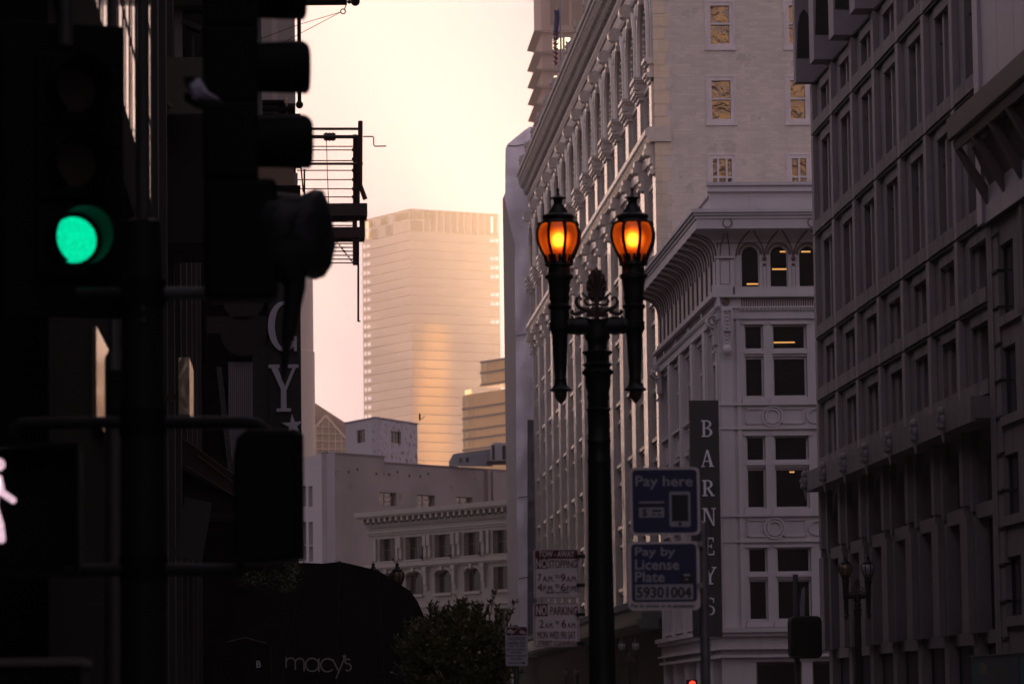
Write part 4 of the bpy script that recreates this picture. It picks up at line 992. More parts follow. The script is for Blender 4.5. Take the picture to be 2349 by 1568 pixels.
for i, (a, b) in enumerate(uw):
    for (z0, z1, dx, tp) in ((13.75, 15.85, 0, None), (10.55, 12.6, .02, 1), (6.6, 8.9, .1, None)):
        s0, s1 = bs(a) + dx, bs(b) - dx; p = Vector((BL.x, BL.y)) + bd * s0 - bn * .45
        window(OB, (p.x, p.y, Zp(z0)), ang, s1 - s0, z1 - z0, .07, (.26, .74) if tp else (.33, .67), (.5,) if not tp else (), M_bfr, M_bl, d=.12)
    # arched heads over the middle row
    s0, s1 = bs(a), bs(b); c = (s0 + s1) / 2; h_ = (s1 - s0) / 2
    if i < 4:
        am_ = MB(MBm); am_.tube([(c + h_ * math.cos(R(t)), -.05, Zp(12.15) + .62 * math.sin(R(t))) for t in range(0, 181, 15)], .12, 6)
        am_.box(c - .18, -.3, Zp(12.6), c + .18, .02, Zp(13.0)); am_.build('arch_head', M_beige2, OB)
        sp_ = MB(MBm)
        for s in (-1, 1): sp_.prism([(c + s * (h_ + .02), Zp(12.65))] + [(c + s * h_ * math.cos(R(t)), Zp(12.05) + .5 * math.sin(R(t))) for t in range(0, 91, 15)] + [(c, Zp(12.65))], .3, .6, 'y')
        sp_.build('arch_spandrel', M_beige, OB)
    for s in (s0 - .55, s1 + .55):
        q = MB(MBm); q.box(s - .2, -.22, Zp(13.9), s + .2, .02, Zp(15.9)); q.box(s - .24, -.34, Zp(14.9), s + .24, .02, Zp(15.9)) if 0 < i < 4 else None; q.build('pilaster', M_beige2, OB)
    q = MB(MBm); s = s1 + .62; q.box(s - .3, -.42, Zp(12.6), s + .3, .02, Zp(12.99)); q.box(s - .22, -.34, Zp(11.4), s + .22, .02, Zp(12.59)); q.box(s - .18, -.2, Zp(10.9), s + .18, .02, Zp(11.39)); q.build('console', M_beige2, OB)
    MB(MBm).box(s0 - .1, -.2, Zp(13.6), s1 + .1, .1, Zp(13.75)).build('window_sill', M_beige2, OB)
    MB(MBm).box(s0, -.2, Zp(10.3), s1, .1, Zp(10.5)).build('window_sill', M_beige2, OB)
    bp_ = MB(MBm); bp_.ball((s1 + .5, -.5, Zp(13.85)), .13, 8, 6, (1, 1.5, 1.2)); bp_.build('floodlight', M_seam, OB)
# shop sign behind the shrub
q = MB(MBm); q.box(bs(1040), -.3, Zp(6.15), bs(1120), -.02, Zp(6.95)); o = q.build('shop_sign', mat('grey_sign', (.2, .2, .22), .5), OB)
q2 = MB(); text(q2, 'EE', MBm @ Vector((bs(1066), -.32, Zp(6.25))), MBm.to_3x3() @ Vector((1, 0, 0)), (0, 0, 1), 1.3, .55); q2.build('lettering', M_seam, OB)
# ================================================================== grey concrete building with roof structures
M_grey = mat('grey_painted_concrete', (.25, .205, .198), .8, .10, .5, .1, 10, streak=.08, patch=(.8, .63, (.20, .15, .15)), col2=(.32, .25, .25))
M_lilac = mat('lilac_painted_wall', (.38, .32, .345), .75, .04, .8)
M_peel = mat('peeling_white_paint', (.38, .33, .37), .8, .05, 1, patch=(1.9, .56, (.16, .06, .06)))
GC, GLf, GRt = P2(753, 360.0), P2(660, 376.0), P2(1260, 386.0)
CB = thing('concrete_building', (GC.x, GC.y, -3), 'plain grey concrete building with three small windows behind the ornate beige one', 'building')
def wallM(p, q_):
    d = (q_ - p).normalized(); n = Vector((d.y, -d.x))
    return Matrix(((d.x, -n.x, 0, p.x), (d.y, -n.y, 0, p.y), (0, 0, 1, 0), (0, 0, 0, 1))), d, n, (q_ - p).length
def along(p, d, u): k = (u - 670) / F; return (k * p.y - p.x) / (d.x - k * d.y)
MR, dR, nR, LR = wallM(GC, GRt)
z1 = W(753, 1038, 360).z; sst = along(GC, dR, 886); z2 = z1 - .58
hl = []
for ua, ub, va, vb in ((873.5, 913, 1127, 1158), (961, 1001, 1133, 1165), (1048, 1087.5, 1137.5, 1170)):
    sa, sb_ = along(GC, dR, ua), along(GC, dR, ub); Ym = GC.y + dR.y * sa; hl.append((sa, W(ua, vb, Ym).z, sb_, W(ua, va, Ym).z))
m = MB(MR); xs = sorted({0.0, sst, LR} | {h[0] for h in hl} | {h[2] for h in hl}); zz = sorted({-3.0, z2} | {h[1] for h in hl} | {h[3] for h in hl})
wallgrid(m, xs, zz, hl, 0, .6); m.box(0, 0, z2, sst, .6, z1); m.build('wall', M_grey, CB)
MB().prism([(GC.x + .25, GC.y + 1.1), (25.4, 387.0), (20, 402), (GLf.x + 1.2, GLf.y + .6)], -3, z2 - .3, 'z').build('core', M_grey, CB)
for h in hl:
    p = GC + dR * h[0] - nR * .35; window(CB, (p.x, p.y, h[1]), math.atan2(dR.y, dR.x), h[2] - h[0], h[3] - h[1], .06, (.45,), (.33, .66), M_bfr, M_glwav, d=.1)
m = MB(MR); m.box(-.05, -.1, z1, sst + .05, .65, z1 + .13); m.box(sst + .05, -.1, z2, LR, .65, z2 + .13); m.build('parapet', mat('parapet_cap', (.2, .16, .17), .8), CB)
sp0 = along(GC, dR, 1118)
m = MB(MR); m.box(sp0, -.35, 8, sp0 + .45, 0, z2 - .02); m.box(sp0 + .6, -.5, 8, sp0 + 1.3, 0, z2 - .1); m.build('pilaster', M_grey, CB)
m = MB(MR); zc = z1 - (1.65)
for k, s in enumerate([.9, 3.1, 4.4, 7.2, 9.1, 10.4, 12.2, 13.9, 15.1]):
    m.box(s, -.02, zc - .12 + .3 * (k % 3 == 2), s + .22, .01, zc + .12 + .3 * (k % 3 == 2))
m.build('wall_anchor', M_seam, CB)
ML, dL, nL, LL = wallM(GLf, GC)
ML2 = ML
hl2 = []
for ua, ub in ((694.5, 705.5), (711, 720.5)):
    for va, vb in ((1115, 1162), (1197, 1250), (1252, 1288)):
        sa, sb_ = along(GLf, dL, ua), along(GLf, dL, ub); Ym = GLf.y + dL.y * sa; hl2.append((sa, W(ua, vb, Ym).z, sb_, W(ua, va, Ym).z))
m = MB(ML2); xs = sorted({0.0, LL - .01} | {h[0] for h in hl2} | {h[2] for h in hl2}); zz = sorted({-3.0, z1 + .13} | {h[1] for h in hl2} | {h[3] for h in hl2})
wallgrid(m, xs, zz, hl2, 0, .8); m.build('side_wall', M_lilac, CB)
for h in hl2:
    p = GLf + dL * h[0] - nL * .5; window(CB, (p.x, p.y, h[1]), math.atan2(dL.y, dL.x), h[2] - h[0], h[3] - h[1], .08, (), (.3,), M_bfr, M_bl, d=.1)
# stair penthouse with peeling paint
PCn, PLf, PRt = P2(866, 377.0), P2(797, 384.0), P2(962.5, 386.0)
PH = thing('rooftop_penthouse', (PCn.x, PCn.y, z2), 'small white rooftop penthouse with peeling paint and two barred windows', 'penthouse')
zt = W(866, 958, 377).z
for nm, p, q_, mm_, (ua, ub, va, vb), mt_ in (('side_wall', PLf, PCn, M_lilac, (823, 841.5, 986.5, 1016), 0), ('wall', PCn, PRt, M_peel, (901.5, 925, 986.5, 1014), 0)):
    Mx, dd_, nn_, LX = wallM(p, q_); sa, sb_ = along(p, dd_, ua), along(p, dd_, ub); Ym = p.y + dd_.y * sa; h = (sa, W(ua, vb, Ym).z, sb_, W(ua, va, Ym).z)
    m = MB(Mx); wallgrid(m, sorted({0.0, LX, h[0], h[2]}), sorted({z2 - 2.5, zt, h[1], h[3]}), [h], 0, .4); m.build(nm, mm_, PH)
    pp_ = p + dd_ * h[0] - nn_ * .15; window(PH, (pp_.x, pp_.y, h[1]), math.atan2(dd_.y, dd_.x), h[2] - h[0], h[3] - h[1], .05, (.33, .66), (.33, .66), M_bfr, M_bl, d=.1)
    MB(Mx).box(-.08, -.08, zt, LX + .02, .4, zt + .14).build('parapet', mat('parapet_grey', (.2, .17, .2), .8), PH)
dsh = thing('satellite_dish', (W(962, 962, 386).x, 386, zt), 'small dark satellite dish on the corner of the rooftop penthouse', 'antenna')
m = MB(); a = W(963, 955, 386); m.ball((a.x, a.y, a.z), .3, 12, 8, (.35, 1, 1.3)); m.build('dish', M_seam, dsh); m = MB(); m.tube([W(962, 964, 386), W(963, 955, 386)], .04, 6); m.build('mast', M_seam, dsh)
m = MB(); m.tube([W(964, 961, 386), W(971, 958, 386), W(974, 953, 386)], .035, 6); m.build('feed_arm', M_seam, dsh)
# roof plant
M_corr = mat('corrugated_grey_metal', (.20, .20, .22), .5, .1, 2); M_ac = mat('air_conditioner_metal', (.26, .23, .25), .5, .08, 2)
CS = thing('rooftop_screen', (W(1080, 1060, 374).x, 374, z2), 'grey corrugated metal screen on the flat roof beside the air conditioner', 'screen')
m = MB(); fpoly(m, [(1030, 1068), (1030, 1058), (1040, 1040), (1130, 1028), (1130, 1068)], 374, 0, .3)
m.build('panel', M_corr, CS); m = MB()
for k in range(9): fb(m, 1048 + k * 9.5, 1040 - k * 1.3, 1049.5 + k * 9.5, 1068, 374, -.08, 0)
m.build('rib', M_corr, CS); m = MB(); fb(m, 1054, 1049, 1061, 1060, 374, -.05, 0); fb(m, 1068, 1048, 1075, 1059, 374, -.05, 0); m.build('vent', M_seam, CS)
AC = thing('air_conditioner', (W(1155, 1060, 372).x, 372, z2), 'large air conditioning unit with dark grilles on the flat roof', 'air conditioner')
m = MB(); fb(m, 1127, 1017, 1215, 1056, 372, 0, 3); m.build('casing', M_ac, AC, bevel=.05)
for a_ in ((1129, 1020, 1135, 1053), (1152, 1021, 1164, 1053), (1167, 1021, 1182, 1053)): m = MB(); fb(m, *a_, 372, -.03, 0); m.build('grille', M_seam, AC)
m = MB(); a = W(1142, 1016, 372); m.lathe(a.x, 373, [(a.z - .05, .42), (a.z + .12, .42)], 16); a = W(1160, 1016, 372); m.lathe(a.x, 373, [(a.z - .05, .5), (a.z + .1, .5)], 16); m.build('fan_cowl', M_ac, AC)
m = MB(); fb(m, 1118, 1056.2, 1215, 1060, 372, -.5, 3.2); m.build('deck', M_seam, AC)
# ================================================================== left side of the street
XL = -2.0
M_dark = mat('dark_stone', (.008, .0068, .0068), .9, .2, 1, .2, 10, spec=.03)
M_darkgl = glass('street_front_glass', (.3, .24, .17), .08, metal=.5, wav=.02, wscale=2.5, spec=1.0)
M_black = mat('black_paint', (.006, .006, .006), .6, .15, 3, spec=.25)
M_greyp = mat('grey_pilaster', (.03, .024, .024), .7, .1, 2)
M_fe = mat('fire_escape_iron', (.055, .022, .018), .6, .2, 6)
M_tanp = mat('olive_tan_panel', (.085, .075, .055), .8, .06, 2)
L1 = thing('shop_building', (XL, 40, 0), 'dark shop building with glossy window bays catching the glow, behind the street signals', 'building')
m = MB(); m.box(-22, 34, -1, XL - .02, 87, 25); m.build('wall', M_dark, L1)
rep('pilaster', M_greyp, L1, MB().box(XL - .03, -.6, 0, XL + .14, -.1, Zp(20)), [22 + 3.7 * k for k in range(17)])
XN = -1.2
L0 = thing('near_shop', (XN, 19, 0), 'nearest dark shop front with glossy window bays catching the glow above a dark fascia', 'building')
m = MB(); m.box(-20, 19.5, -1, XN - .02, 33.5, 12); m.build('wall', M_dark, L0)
zl = Zp(4.5)
bay = MB().box(XN - .05, 0, zl, XN + .01, 1.0, zl + 4.5); mull = MB()
for k in (0, .32, .98): mull.box(XN - .05, k, zl, XN + .014, k + .05, zl + 4.5)
for zz_ in (.7, 1.5, 2.2, 2.9, 3.6): mull.box(XN - .05, .01, zl + zz_, XN + .013, .97, zl + zz_ + .05)
ys_ = [19.7 + 1.15 * k for k in range(12)]
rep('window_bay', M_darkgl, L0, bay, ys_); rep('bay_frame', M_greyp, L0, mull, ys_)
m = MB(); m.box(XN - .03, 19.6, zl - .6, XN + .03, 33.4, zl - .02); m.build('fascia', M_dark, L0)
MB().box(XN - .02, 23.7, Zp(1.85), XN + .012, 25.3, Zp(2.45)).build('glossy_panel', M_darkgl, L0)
MB().box(XN - .02, 26.2, Zp(1.4), XN + .012, 27.6, Zp(1.9)).build('glossy_panel', M_darkgl, L0)
PPn = thing('glint_reflector', (-.93, 34.6, Zp(2.6)), 'added narrow reflector panel giving a warm glint beside the thick dark signal post', 'panel')
m = MB(); m.box(-1.0, 34.6, Zp(2.75), -.90, 36.0, Zp(3.28)); m.build('panel', M_darkgl, PPn)  # reflector added to mirror the sky as a thin bright strip
m = MB(); m.box(-1.19, 34.8, Zp(2.9), -1.0, 34.9, Zp(2.96)); m.build('bracket', M_fe, PPn)
def blade(name, mt, label, cat, pts=None, box=None, Y=60, dep=.2, bev=0, part='panel'):
    u = (box[0] + box[2]) / 2 if box else pts[0][0]; v = box[3] if box else max(p[1] for p in pts)
    t = thing(name, W(u, v, Y), label, cat); m = MB()
    if box: fb(m, *box, Y, 0, dep)
    else: fpoly(m, pts, Y, 0, dep)
    m.build(part, mt, t, bevel=bev); return t
T1 = blade('wall_sign', M_tanp, 'plain olive tan panel projecting high above the dark box behind the slim signal pole', 'panel', box=(371, 131, 470, 261), Y=60)
m = MB(); m.tube([W(352, 216, 59.8), W(368, 224, 59.8), W(392, 248, 59.8)], .05, 8); m.build('bracket', M_fe, T1)
blade('projecting_box', M_black, 'big plain black box projecting from the wall under the olive tan panel', 'sign box', box=(372, 262.5, 560, 560), Y=61, dep=2.5, bev=.03)
BW = thing('bay_window', (W(420, 130, 64).x, 64, Zp(8)), 'bay window with pale lilac posts high above the olive tan panel', 'window')
for ua, ub, mt in ((373, 390, mat('pale_post', (.17, .13, .13), .7)), (400, 418, mat('lilac_post', (.22, .18, .20), .7))):
    m = MB(); fb(m, ua, -60, ub, 130.5, 64, 0, .25); m.build('post', mt, BW)
m = MB(); fb(m, 418.5, -60, 600, 262, 64, .1, .3); m.build('pane', M_bl, BW)
m = MB(); bar2(m, 418, 48, 462, 66, .1, 64, -.05, .05); fb(m, 440, 80, 446, 262, 64, 0, .2); m.build('frame', M_greyp, BW)
m = MB(); fb(m, 372, -6, 470, 20, 64, -.3, .2); m.build('head_beam', M_black, BW)
# ---- block with the fire escape
YL2 = 88.0
M_e1 = mat('greige_render', (.55, .44, .40), .75, .05, 1); M_e2 = mat('mauve_render', (.72, .56, .53), .75, .05, 1); M_e3 = mat('tan_render', (.28, .18, .13), .75, .05, 1)
L2 = thing('fire_escape_building', (.1, YL2, 0), 'greige rendered building whose iron fire escape overhangs the street, mostly hidden behind the signals', 'building')
xr = W(679, 150, YL2).x
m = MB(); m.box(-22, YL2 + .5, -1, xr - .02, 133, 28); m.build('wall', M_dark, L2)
def f2(name, mt, u0, v0, u1, v1, y0=0, y1=.49):
    m = MB(); fb(m, u0, v0, u1, v1, YL2, y0, y1); return m.build(name, mt, L2)
f2('end_wall', M_e1, 430, -90, 623, 260); f2('end_wall_panel', M_e2, 623.2, -90, 637, 260); f2('end_wall_edge', M_e1, 637.2, -90, 676.5, 236, .05)
f2('sky_slit_plate', M_skygl, 655.5, 224, 660, 259, -.02, .04); f2('sky_slit_plate', M_skygl, 592, 243, 611, 248, -.04, .02)  # pale plates stand in for sky showing through slit windows
f2('cornice', M_dark, 520, 236.5, 652, 243, -.5); f2('cornice', M_dark, 560, 249, 676, 256, -.3)
f2('lower_wall', M_e3, 560, 380, 675, 424.5); f2('corner_trim', mat('pale_trim', (.32, .28, .32), .7), 675.3, 396, 683, 424, .0, .3)
f2('dark_wall', M_dark, 430, 425, 690, 640, 0, .49); f2('dark_wall', M_dark, 430, 260.5, 690, 379.5, .02, .48)
# rounded corbels stepping out low on the end wall
cbm = MB()
for (u, v, r_) in ((560, 700, 46), (560, 775, 52)):
    c_ = W(u, v, YL2)
    for k in range(4): rr = (r_ - k * 5) / F * YL2; cbm.prism(circ(c_.x, c_.z, rr, 28, 180, 360), YL2 - 1.2 + k * .22, YL2 - .98 + k * .22, 'y')
    fb(cbm, u - r_ * 1.6, v - 38, u + r_, v, YL2, -1.2, -.1)
cbm.build('corbel', mat('dark_brown_stone', (.022, .014, .012), .7, .2, 3), L2)
f2('dark_bay', M_dark, 395, 560, 470, 830, -1, 0); f2('lower_shaft', M_dark, 430, 641, 577, 829, -.1, .4)
# grooved white shutter, sloping ornamental strips
SH = thing('grooved_shutter', W(552, 1100, 87), 'pale grooved shutter panel below the dark rounded corbels', 'shutter')
m = MB(); fb(m, 524, 829, 580, 1130, 87, .05, .2); m.build('panel', mat('lilac_grey_metal', (.30, .25, .29), .6, .1, 1, streak=.2), SH); m = MB()
for k in range(12): fb(m, 526 + k * 4.6, 829, 527.6 + k * 4.6, 1130, 87, -.02, .06)
m.build('rib', mat('lilac_ridge', (.5, .42, .47), .5), SH)
m = MB(); fpoly(m, [(496, 840), (508, 840), (541, 1130), (529, 1130)], 86.4, 0, .15); m.build('carved_strip', mat('grey_carving', (.10, .09, .09), .8, .4, 12, .8, 20), SH)
# macy sign
M_sbl = mat('black_sign_metal', (.010, .0095, .010), .6, .1, 2)
YM = 84.0
MS = thing('vertical_sign', W(635, 1130, YM), 'black vertical store sign with big white letters C and Y over a star', 'sign')
m = MB(); fb(m, 617, 560, 690.5, 1130, YM, 0, .3); m.build('sign_face', M_sbl, MS); m = MB(); fb(m, 580, 790, 616.8, 1130, YM, .1, .8); m.build('sign_side', M_sbl, MS)
m = MB()
for ch, (ua, va, ub, vb) in (('C', (615, 691, 681, 806)), ('Y', (619, 836, 683, 944))):
    a, b, c_ = W(ua, vb, YM), W(ub, vb, YM), W(ua, va, YM); m = MB(); glyph(m, ch, a + Vector((0, -.05, 0)), (1, 0, 0), (0, 0, 1), b.x - a.x, c_.z - a.z, .045); m.build('letter', bpy.data.materials.get('lilac_white_letter') or mat('lilac_white_letter', (.62, .54, .64), .5), MS)
m = MB(); c_ = W(672, 975, YM); m.prism(star(c_.x, c_.z, 27 / F * YM, 95, .34), YM - .05, YM - .005, 'y'); m.build('star', bpy.data.materials['lilac_white_letter'], MS)
# ---- fire escape
YF = 90.0
FE = thing('fire_escape', W(700, 500, YF), 'rusty black iron fire escape with crank handle against the bright sky', 'fire escape')
sF = YF / F
def rail(mb, u0, v0, u1, v1, th, y=0): mb.tube([W(u0, v0, YF + y), W(u1, v1, YF + y)], th * sF / 2, 8)
def fu(x): return 602.2 + x * .3292
def fv(y): return 229.4 + y * .3292
rl = MB()
for y, th, x0_, x1_ in ((200, 6.2, 250, 665), (255, 8.5, 250, 665), (443, 6, 250, 700)): rail(rl, fu(x0_), fv(y), fu(x1_), fv(y), th)
rl.build('top_rail', M_fe, FE)
br_ = MB()
for y in (322, 347, 421, 489, 553, 617, 674): rail(br_, fu(240), fv(y), fu(645), fv(y), 2.6, .1)
br_.build('guard_bar', M_fe, FE)
pm = MB(); pm.tube([W(fu(682), fv(145), YF), W(fu(680), fv(440), YF), W(fu(680), fv(590), YF), W(fu(716), fv(690), YF)], 5.5 * sF, 8); pm.tube([W(fu(668), fv(250), YF), W(fu(668), fv(720), YF)], 3.5 * sF, 8)
pm.tube([W(fu(645), fv(240), YF + .2), W(fu(645), fv(720), YF + .2)], 5 * sF, 8)
for y in (255, 345, 410, 489, 553, 617, 674): pm.ball(W(fu(636), fv(y), YF + .1), 5 * sF, 8, 6)
pm.build('corner_post', M_fe, FE)
m = MB(); m.tube([W(fu(262), fv(400), YF), W(fu(284), fv(640), YF)], 2 * sF, 6); m.tube([W(fu(292), fv(480), YF), W(fu(292), fv(720), YF)], 2.5 * sF, 6); m.build('wall_post', M_fe, FE)
m = MB(); m.tube([W(fu(700), fv(253), YF), W(fu(768), fv(253), YF), W(fu(775), fv(262), YF), W(fu(775), fv(312), YF), W(fu(783), fv(321), YF), W(fu(862), fv(320), YF)], 1.6 * sF, 6); m.build('crank_handle', M_fe, FE)
m = MB(); c0_ = W(fu(432), fv(255), YF); c1_ = W(fu(503), fv(255), YF)
for k in range(7): c_ = c0_.lerp(c1_, k / 6); m.tube([c_ - Vector((.02, 0, 0)), c_ + Vector((.02, 0, 0))], (8.5 if k in (0, 6) else 9) * sF * (1 + .12 * (k % 2)), 10)
m.build('winch_drum', M_fe, FE)
m = MB(); m.tube([W(fu(446), fv(270), YF), W(fu(452), fv(520), YF), W(fu(461), fv(722), YF)], .9 * sF, 5); m.build('cable', M_fe, FE)
m = MB(); fb(m, 640, fv(722), fu(730), fv(808), YF, -.1, .9); m.build('platform', mat('rusty_platform', (.07, .045, .04), .8, .2, 4), FE)
m = MB(); fb(m, 640, fv(882), fu(715), fv(955), YF, .05, .95); fb(m, fu(680), fv(808.5), fu(714), fv(881.5), YF, .1, .8); m.build('lower_platform', M_fe, FE)
m = MB()
for y in (845, 873, 970, 998, 1025, 1052, 1080, 1107, 1133): rail(m, fu(240), fv(y), fu(645), fv(y), 2.8, .2)
m.build('lower_guard_bar', M_fe, FE)
m = MB(); fb(m, fu(630), fv(955.5), fu(668), fv(1140), YF, .1, .3); fb(m, fu(628), fv(809), fu(660), fv(881), YF, .1, .3); m.build('lower_post', M_fe, FE)
m = MB(); m.tube([W(fu(667), fv(955), YF), W(fu(667), fv(1538), YF)], 2.4 * sF, 8); m.tube([W(fu(660), fv(1538), YF), W(fu(683), fv(1540), YF)], 1.6 * sF, 6); m.build('hanging_rod', M_fe, FE)
m = MB()
for k in range(14): a = W(lerp(fu(510), fu(628), k / 13), lerp(fv(975), fv(1128), k / 13), YF); m.ball(a, 1.8 * sF, 6, 4, (1.6, .6, 1))
m.build('chain', M_fe, FE)
# ---- upper arm with ball finial and guy wires
UA = thing('ball_tipped_arm', W(690, 10, 70), 'black horizontal arm ending in a ball, guy wires running back to the wall', 'bracket')
Y_ = 70.0; s_ = Y_ / F
m = MB(); m.tube([W(560, 4, Y_), W(796, 2, Y_)], 10 * s_, 12); m.build('arm', M_black, UA)
m = MB(); m.ball(W(815, 3, Y_), 11 * s_, 14, 9); m.ball(W(801, 4, Y_), 5 * s_, 8, 6); m.build('ball_finial', M_black, UA)
m = MB()
for k in range(16): a, b = R(k * 22.5), R((k + 1) * 22.5); m.tube([W(787 + 5.5 * math.cos(a), 26 + 5.5 * math.sin(a), Y_), W(787 + 5.5 * math.cos(b), 26 + 5.5 * math.sin(b), Y_)], 1.5 * s_, 5)
m.tube([W(790, 21, Y_), W(794, 12, Y_)], 1.3 * s_, 5); m.build('ring', M_black, UA)
m = MB()
for v0, v1 in ((56, 92), (78, 130)): m.tube([W(783, 27, Y_), W(686, v0, Y_), W(590, v1, Y_)], .8 * s_, 5)
m.build('guy_wire', M_fe, UA)
m = MB(); m.tube([W(686, 30, Y_), W(687, 236, Y_)], 4.5 * s_, 8); m.ball(W(687, 240, Y_), 9 * s_, 10, 7); m.build('upright', M_black, UA)
# ---- lower clutter
M_mar = mat('dark_maroon_canvas', (.03, .012, .012), .8, .2, 4)
AW = thing('sloping_awning', W(470, 1150, 68), 'dark maroon awning sloping down with painted highlight lines above the tilted black board', 'awning')
m = MB(); fpoly(m, [(392, 985), (560, 1105), (560, 1150), (392, 1060)], 68, 0, 4); m.build('canvas', M_mar, AW)
for (a, b, c_, d_) in ((400, 990, 552, 1098), (452, 1042, 540, 1108), (425, 1066, 545, 1140)):
    m = MB(); bar2(m, a, b, c_, d_, .015, 68, -.04, -.005); m.build('rib', mat('painted_highlight', (.14, .08, .07), .4), AW) if 'painted_highlight' not in bpy.data.materials else m.build('rib', bpy.data.materials['painted_highlight'], AW)  # thin paler bars paint highlight lines along the canvas edges
m = MB(); fpoly(m, [(425, 1075), (560, 1155), (560, 1175), (425, 1175)], 68.5, 0, 2); m.build('valance', M_black, AW)
LS = thing('slatted_rack', W(510, 1200, 72), 'two pale grey horizontal slats below the maroon awning', 'rack')
for v0, v1, u0 in ((1149, 1164, 483), (1183, 1193, 478)):
    m = MB(); fb(m, u0, v0, 545, v1, 72, 0, .1); m.build('slat', mat('pale_grey_slat', (.10, .085, .09), .7) if 'pale_grey_slat' not in bpy.data.materials else bpy.data.materials['pale_grey_slat'], LS)
blade('tilted_board', mat('charcoal_board', (.025, .027, .027), .6), 'tilted charcoal board hanging beside the side-on pedestrian signal', 'board', pts=[(424, 1138), (486, 1152), (463, 1287), (400, 1272)], Y=58, dep=.06)
# planter with trailing ivy
PLT = thing('planter_shelf', W(610, 1350, 74), 'black planter shelf with trailing ivy beside the side-on pedestrian signal', 'planter')
m = MB(); fb(m, 538, 1322, 668, 1332, 74, 0, .8); fb(m, 540, 1338, 672, 1348, 74, .1, .9); fb(m, 545, 1332, 550, 1338, 74, .1, .8); fb(m, 655, 1332, 660, 1338, 74, .1, .8); m.build('shelf', M_black, PLT)
M_ivy = mat('ivy_leaf', (.07, .08, .03), .35, .4, 20, spec=.6)
def leaf(mb, p, L, w_, d, up=None):
    d = d.normalized(); s = d.cross(Vector((random.uniform(-1, 1), random.uniform(-1, 1), random.uniform(-1, 1)))).normalized(); n = d.cross(s)
    q = [p, p + d * L * .45 + s * w_ - n * w_ * .15, p + d * L, p + d * L * .45 - s * w_ - n * w_ * .15, p + d * L * .5 + n * w_ * .25]
    mb.add(q, [(0, 1, 4), (1, 2, 4), (2, 3, 4), (3, 0, 4)])
m = MB()
for k in range(900):
    t = random.random(); u = 655 + 22 * math.sin(t * 3) + random.gauss(0, 9) - t * 4; v = 1245 + t * 110
    if random.random() < .3: u = random.uniform(550, 670); v = random.gauss(1325, 8)
    leaf(m, W(u, v, 74 + random.uniform(-.3, .3)), random.uniform(.03, .06), .018, Vector((random.gauss(0, 1), random.gauss(0, 1), random.gauss(-.3, 1))))
m.build('ivy', M_ivy, PLT)
# store canopy: rounded fabric dome reaching the kerb
M_canvas = mat('black_canvas', (.009, .0075, .0075), .85, .2, 6, .2, 30, spec=.1)
YA = 78.0
MC = thing('dome_awning', (W(790, 1568, YA).x, YA, 1.2), 'big black rounded awning with thin pale lowercase lettering and a star', 'awning')
out = [(540, 1340), (600, 1305), (640, 1294), (680, 1290), (700, 1289.5), (740, 1291), (779, 1287), (800, 1291), (867, 1307), (905, 1330), (941, 1354), (958, 1378), (972, 1410), (985, 1450), (993, 1500), (998, 1640), (540, 1640)]
m = MB(); fpoly(m, out, YA, 0, 5.5)
m.build('canvas', M_canvas, MC)
sm_ = MB()
for (u, v, x2) in ((779, 1287, 0), (867, 1307, 0), (941, 1354, 0)): a = W(u, v, YA); sm_.tube([a + Vector((0, -.01, 0)), a + Vector((0, 5.5, 0))], .025, 6)
for (u, v, u2) in ((779, 1287, 772), (867, 1307, 884), (700, 1290, 640), (941, 1354, 966)): sm_.tube([W(u, v + 2, YA - .004), W((u + u2) / 2, (v + 1568) / 2, YA - .012), W(u2, 1600, YA - .004)], .006, 5)
for (u, v) in ((588, 1565), (653, 1563), (728, 1565)): c_ = W(u, v, YA); ring(sm_, c_.x, c_.z, .012, .026, YA - .02, YA)
sm_.build('seam', mat('seam_piping', (.018, .013, .013), .7), MC)
# thin round lowercase letters drawn as flat ribbons
lt = MB()
def rib(pts, w_=3.0):
    P_ = [W(u, v, YA) for u, v in pts]; hw = w_ / 2 / F * YA
    for a, b in zip(P_, P_[1:]):
        d = Vector((b.x - a.x, b.z - a.z)); 
        if d.length < 1e-6: continue
        d.normalize(); n = Vector((-d.y, d.x)) * hw; e = d * hw * .35; k = random.random() * .004
        lt.prism([(a.x + n.x - e.x, a.z + n.y - e.y), (b.x + n.x + e.x, b.z + n.y + e.y), (b.x - n.x + e.x, b.z - n.y + e.y), (a.x - n.x - e.x, a.z - n.y - e.y)], YA - .02 - k, YA - .002, 'y')
def arc(cx_, cy_, rx, ry, a0, a1, n=18): return [(cx_ + rx * math.cos(R(lerp(a0, a1, k / n))), cy_ - ry * math.sin(R(lerp(a0, a1, k / n)))) for k in range(n + 1)]
ym, yb_ = 1506, 1537     # x-height line and baseline at the left; the word is level
rib([(656.5, 1506), (656.5, 1529)]); rib(arc(667, 1517, 10.5, 9.5, 180, 0)); rib([(677.5, 1517), (677.5, 1534)]); rib(arc(687.5, 1518, 10, 9.5, 180, 0)); rib([(697.5, 1518), (697.5, 1537)])
rib(arc(716, 1523, 15, 15, 0, 360, 28)); rib([(731.5, 1509), (731.5, 1539)])
rib(arc(751, 1524, 15, 15, 45, 320, 24))
rib([(763, 1510), (777, 1538)]); rib([(790, 1508), (771, 1554)])
rib(arc(797.5, 1515, 6, 5.5, 30, 270, 12) + arc(798, 1528.5, 7.5, 8, 90, -130, 14))
lt.build('lettering', mat('pale_lettering', (.30, .26, .26), .6), MC)
m = MB(); c_ = W(790, 1504, YA); m.prism(star(c_.x, c_.z, 6.5 / F * YA), YA - .03, YA - .004, 'y'); m.build('star', bpy.data.materials['pale_lettering'], MC)
SA = thing('small_awning', (W(560, 1560, 66).x, 66, 1.5), 'small black peaked awning bearing the letter B, in front of the dome awning', 'awning')
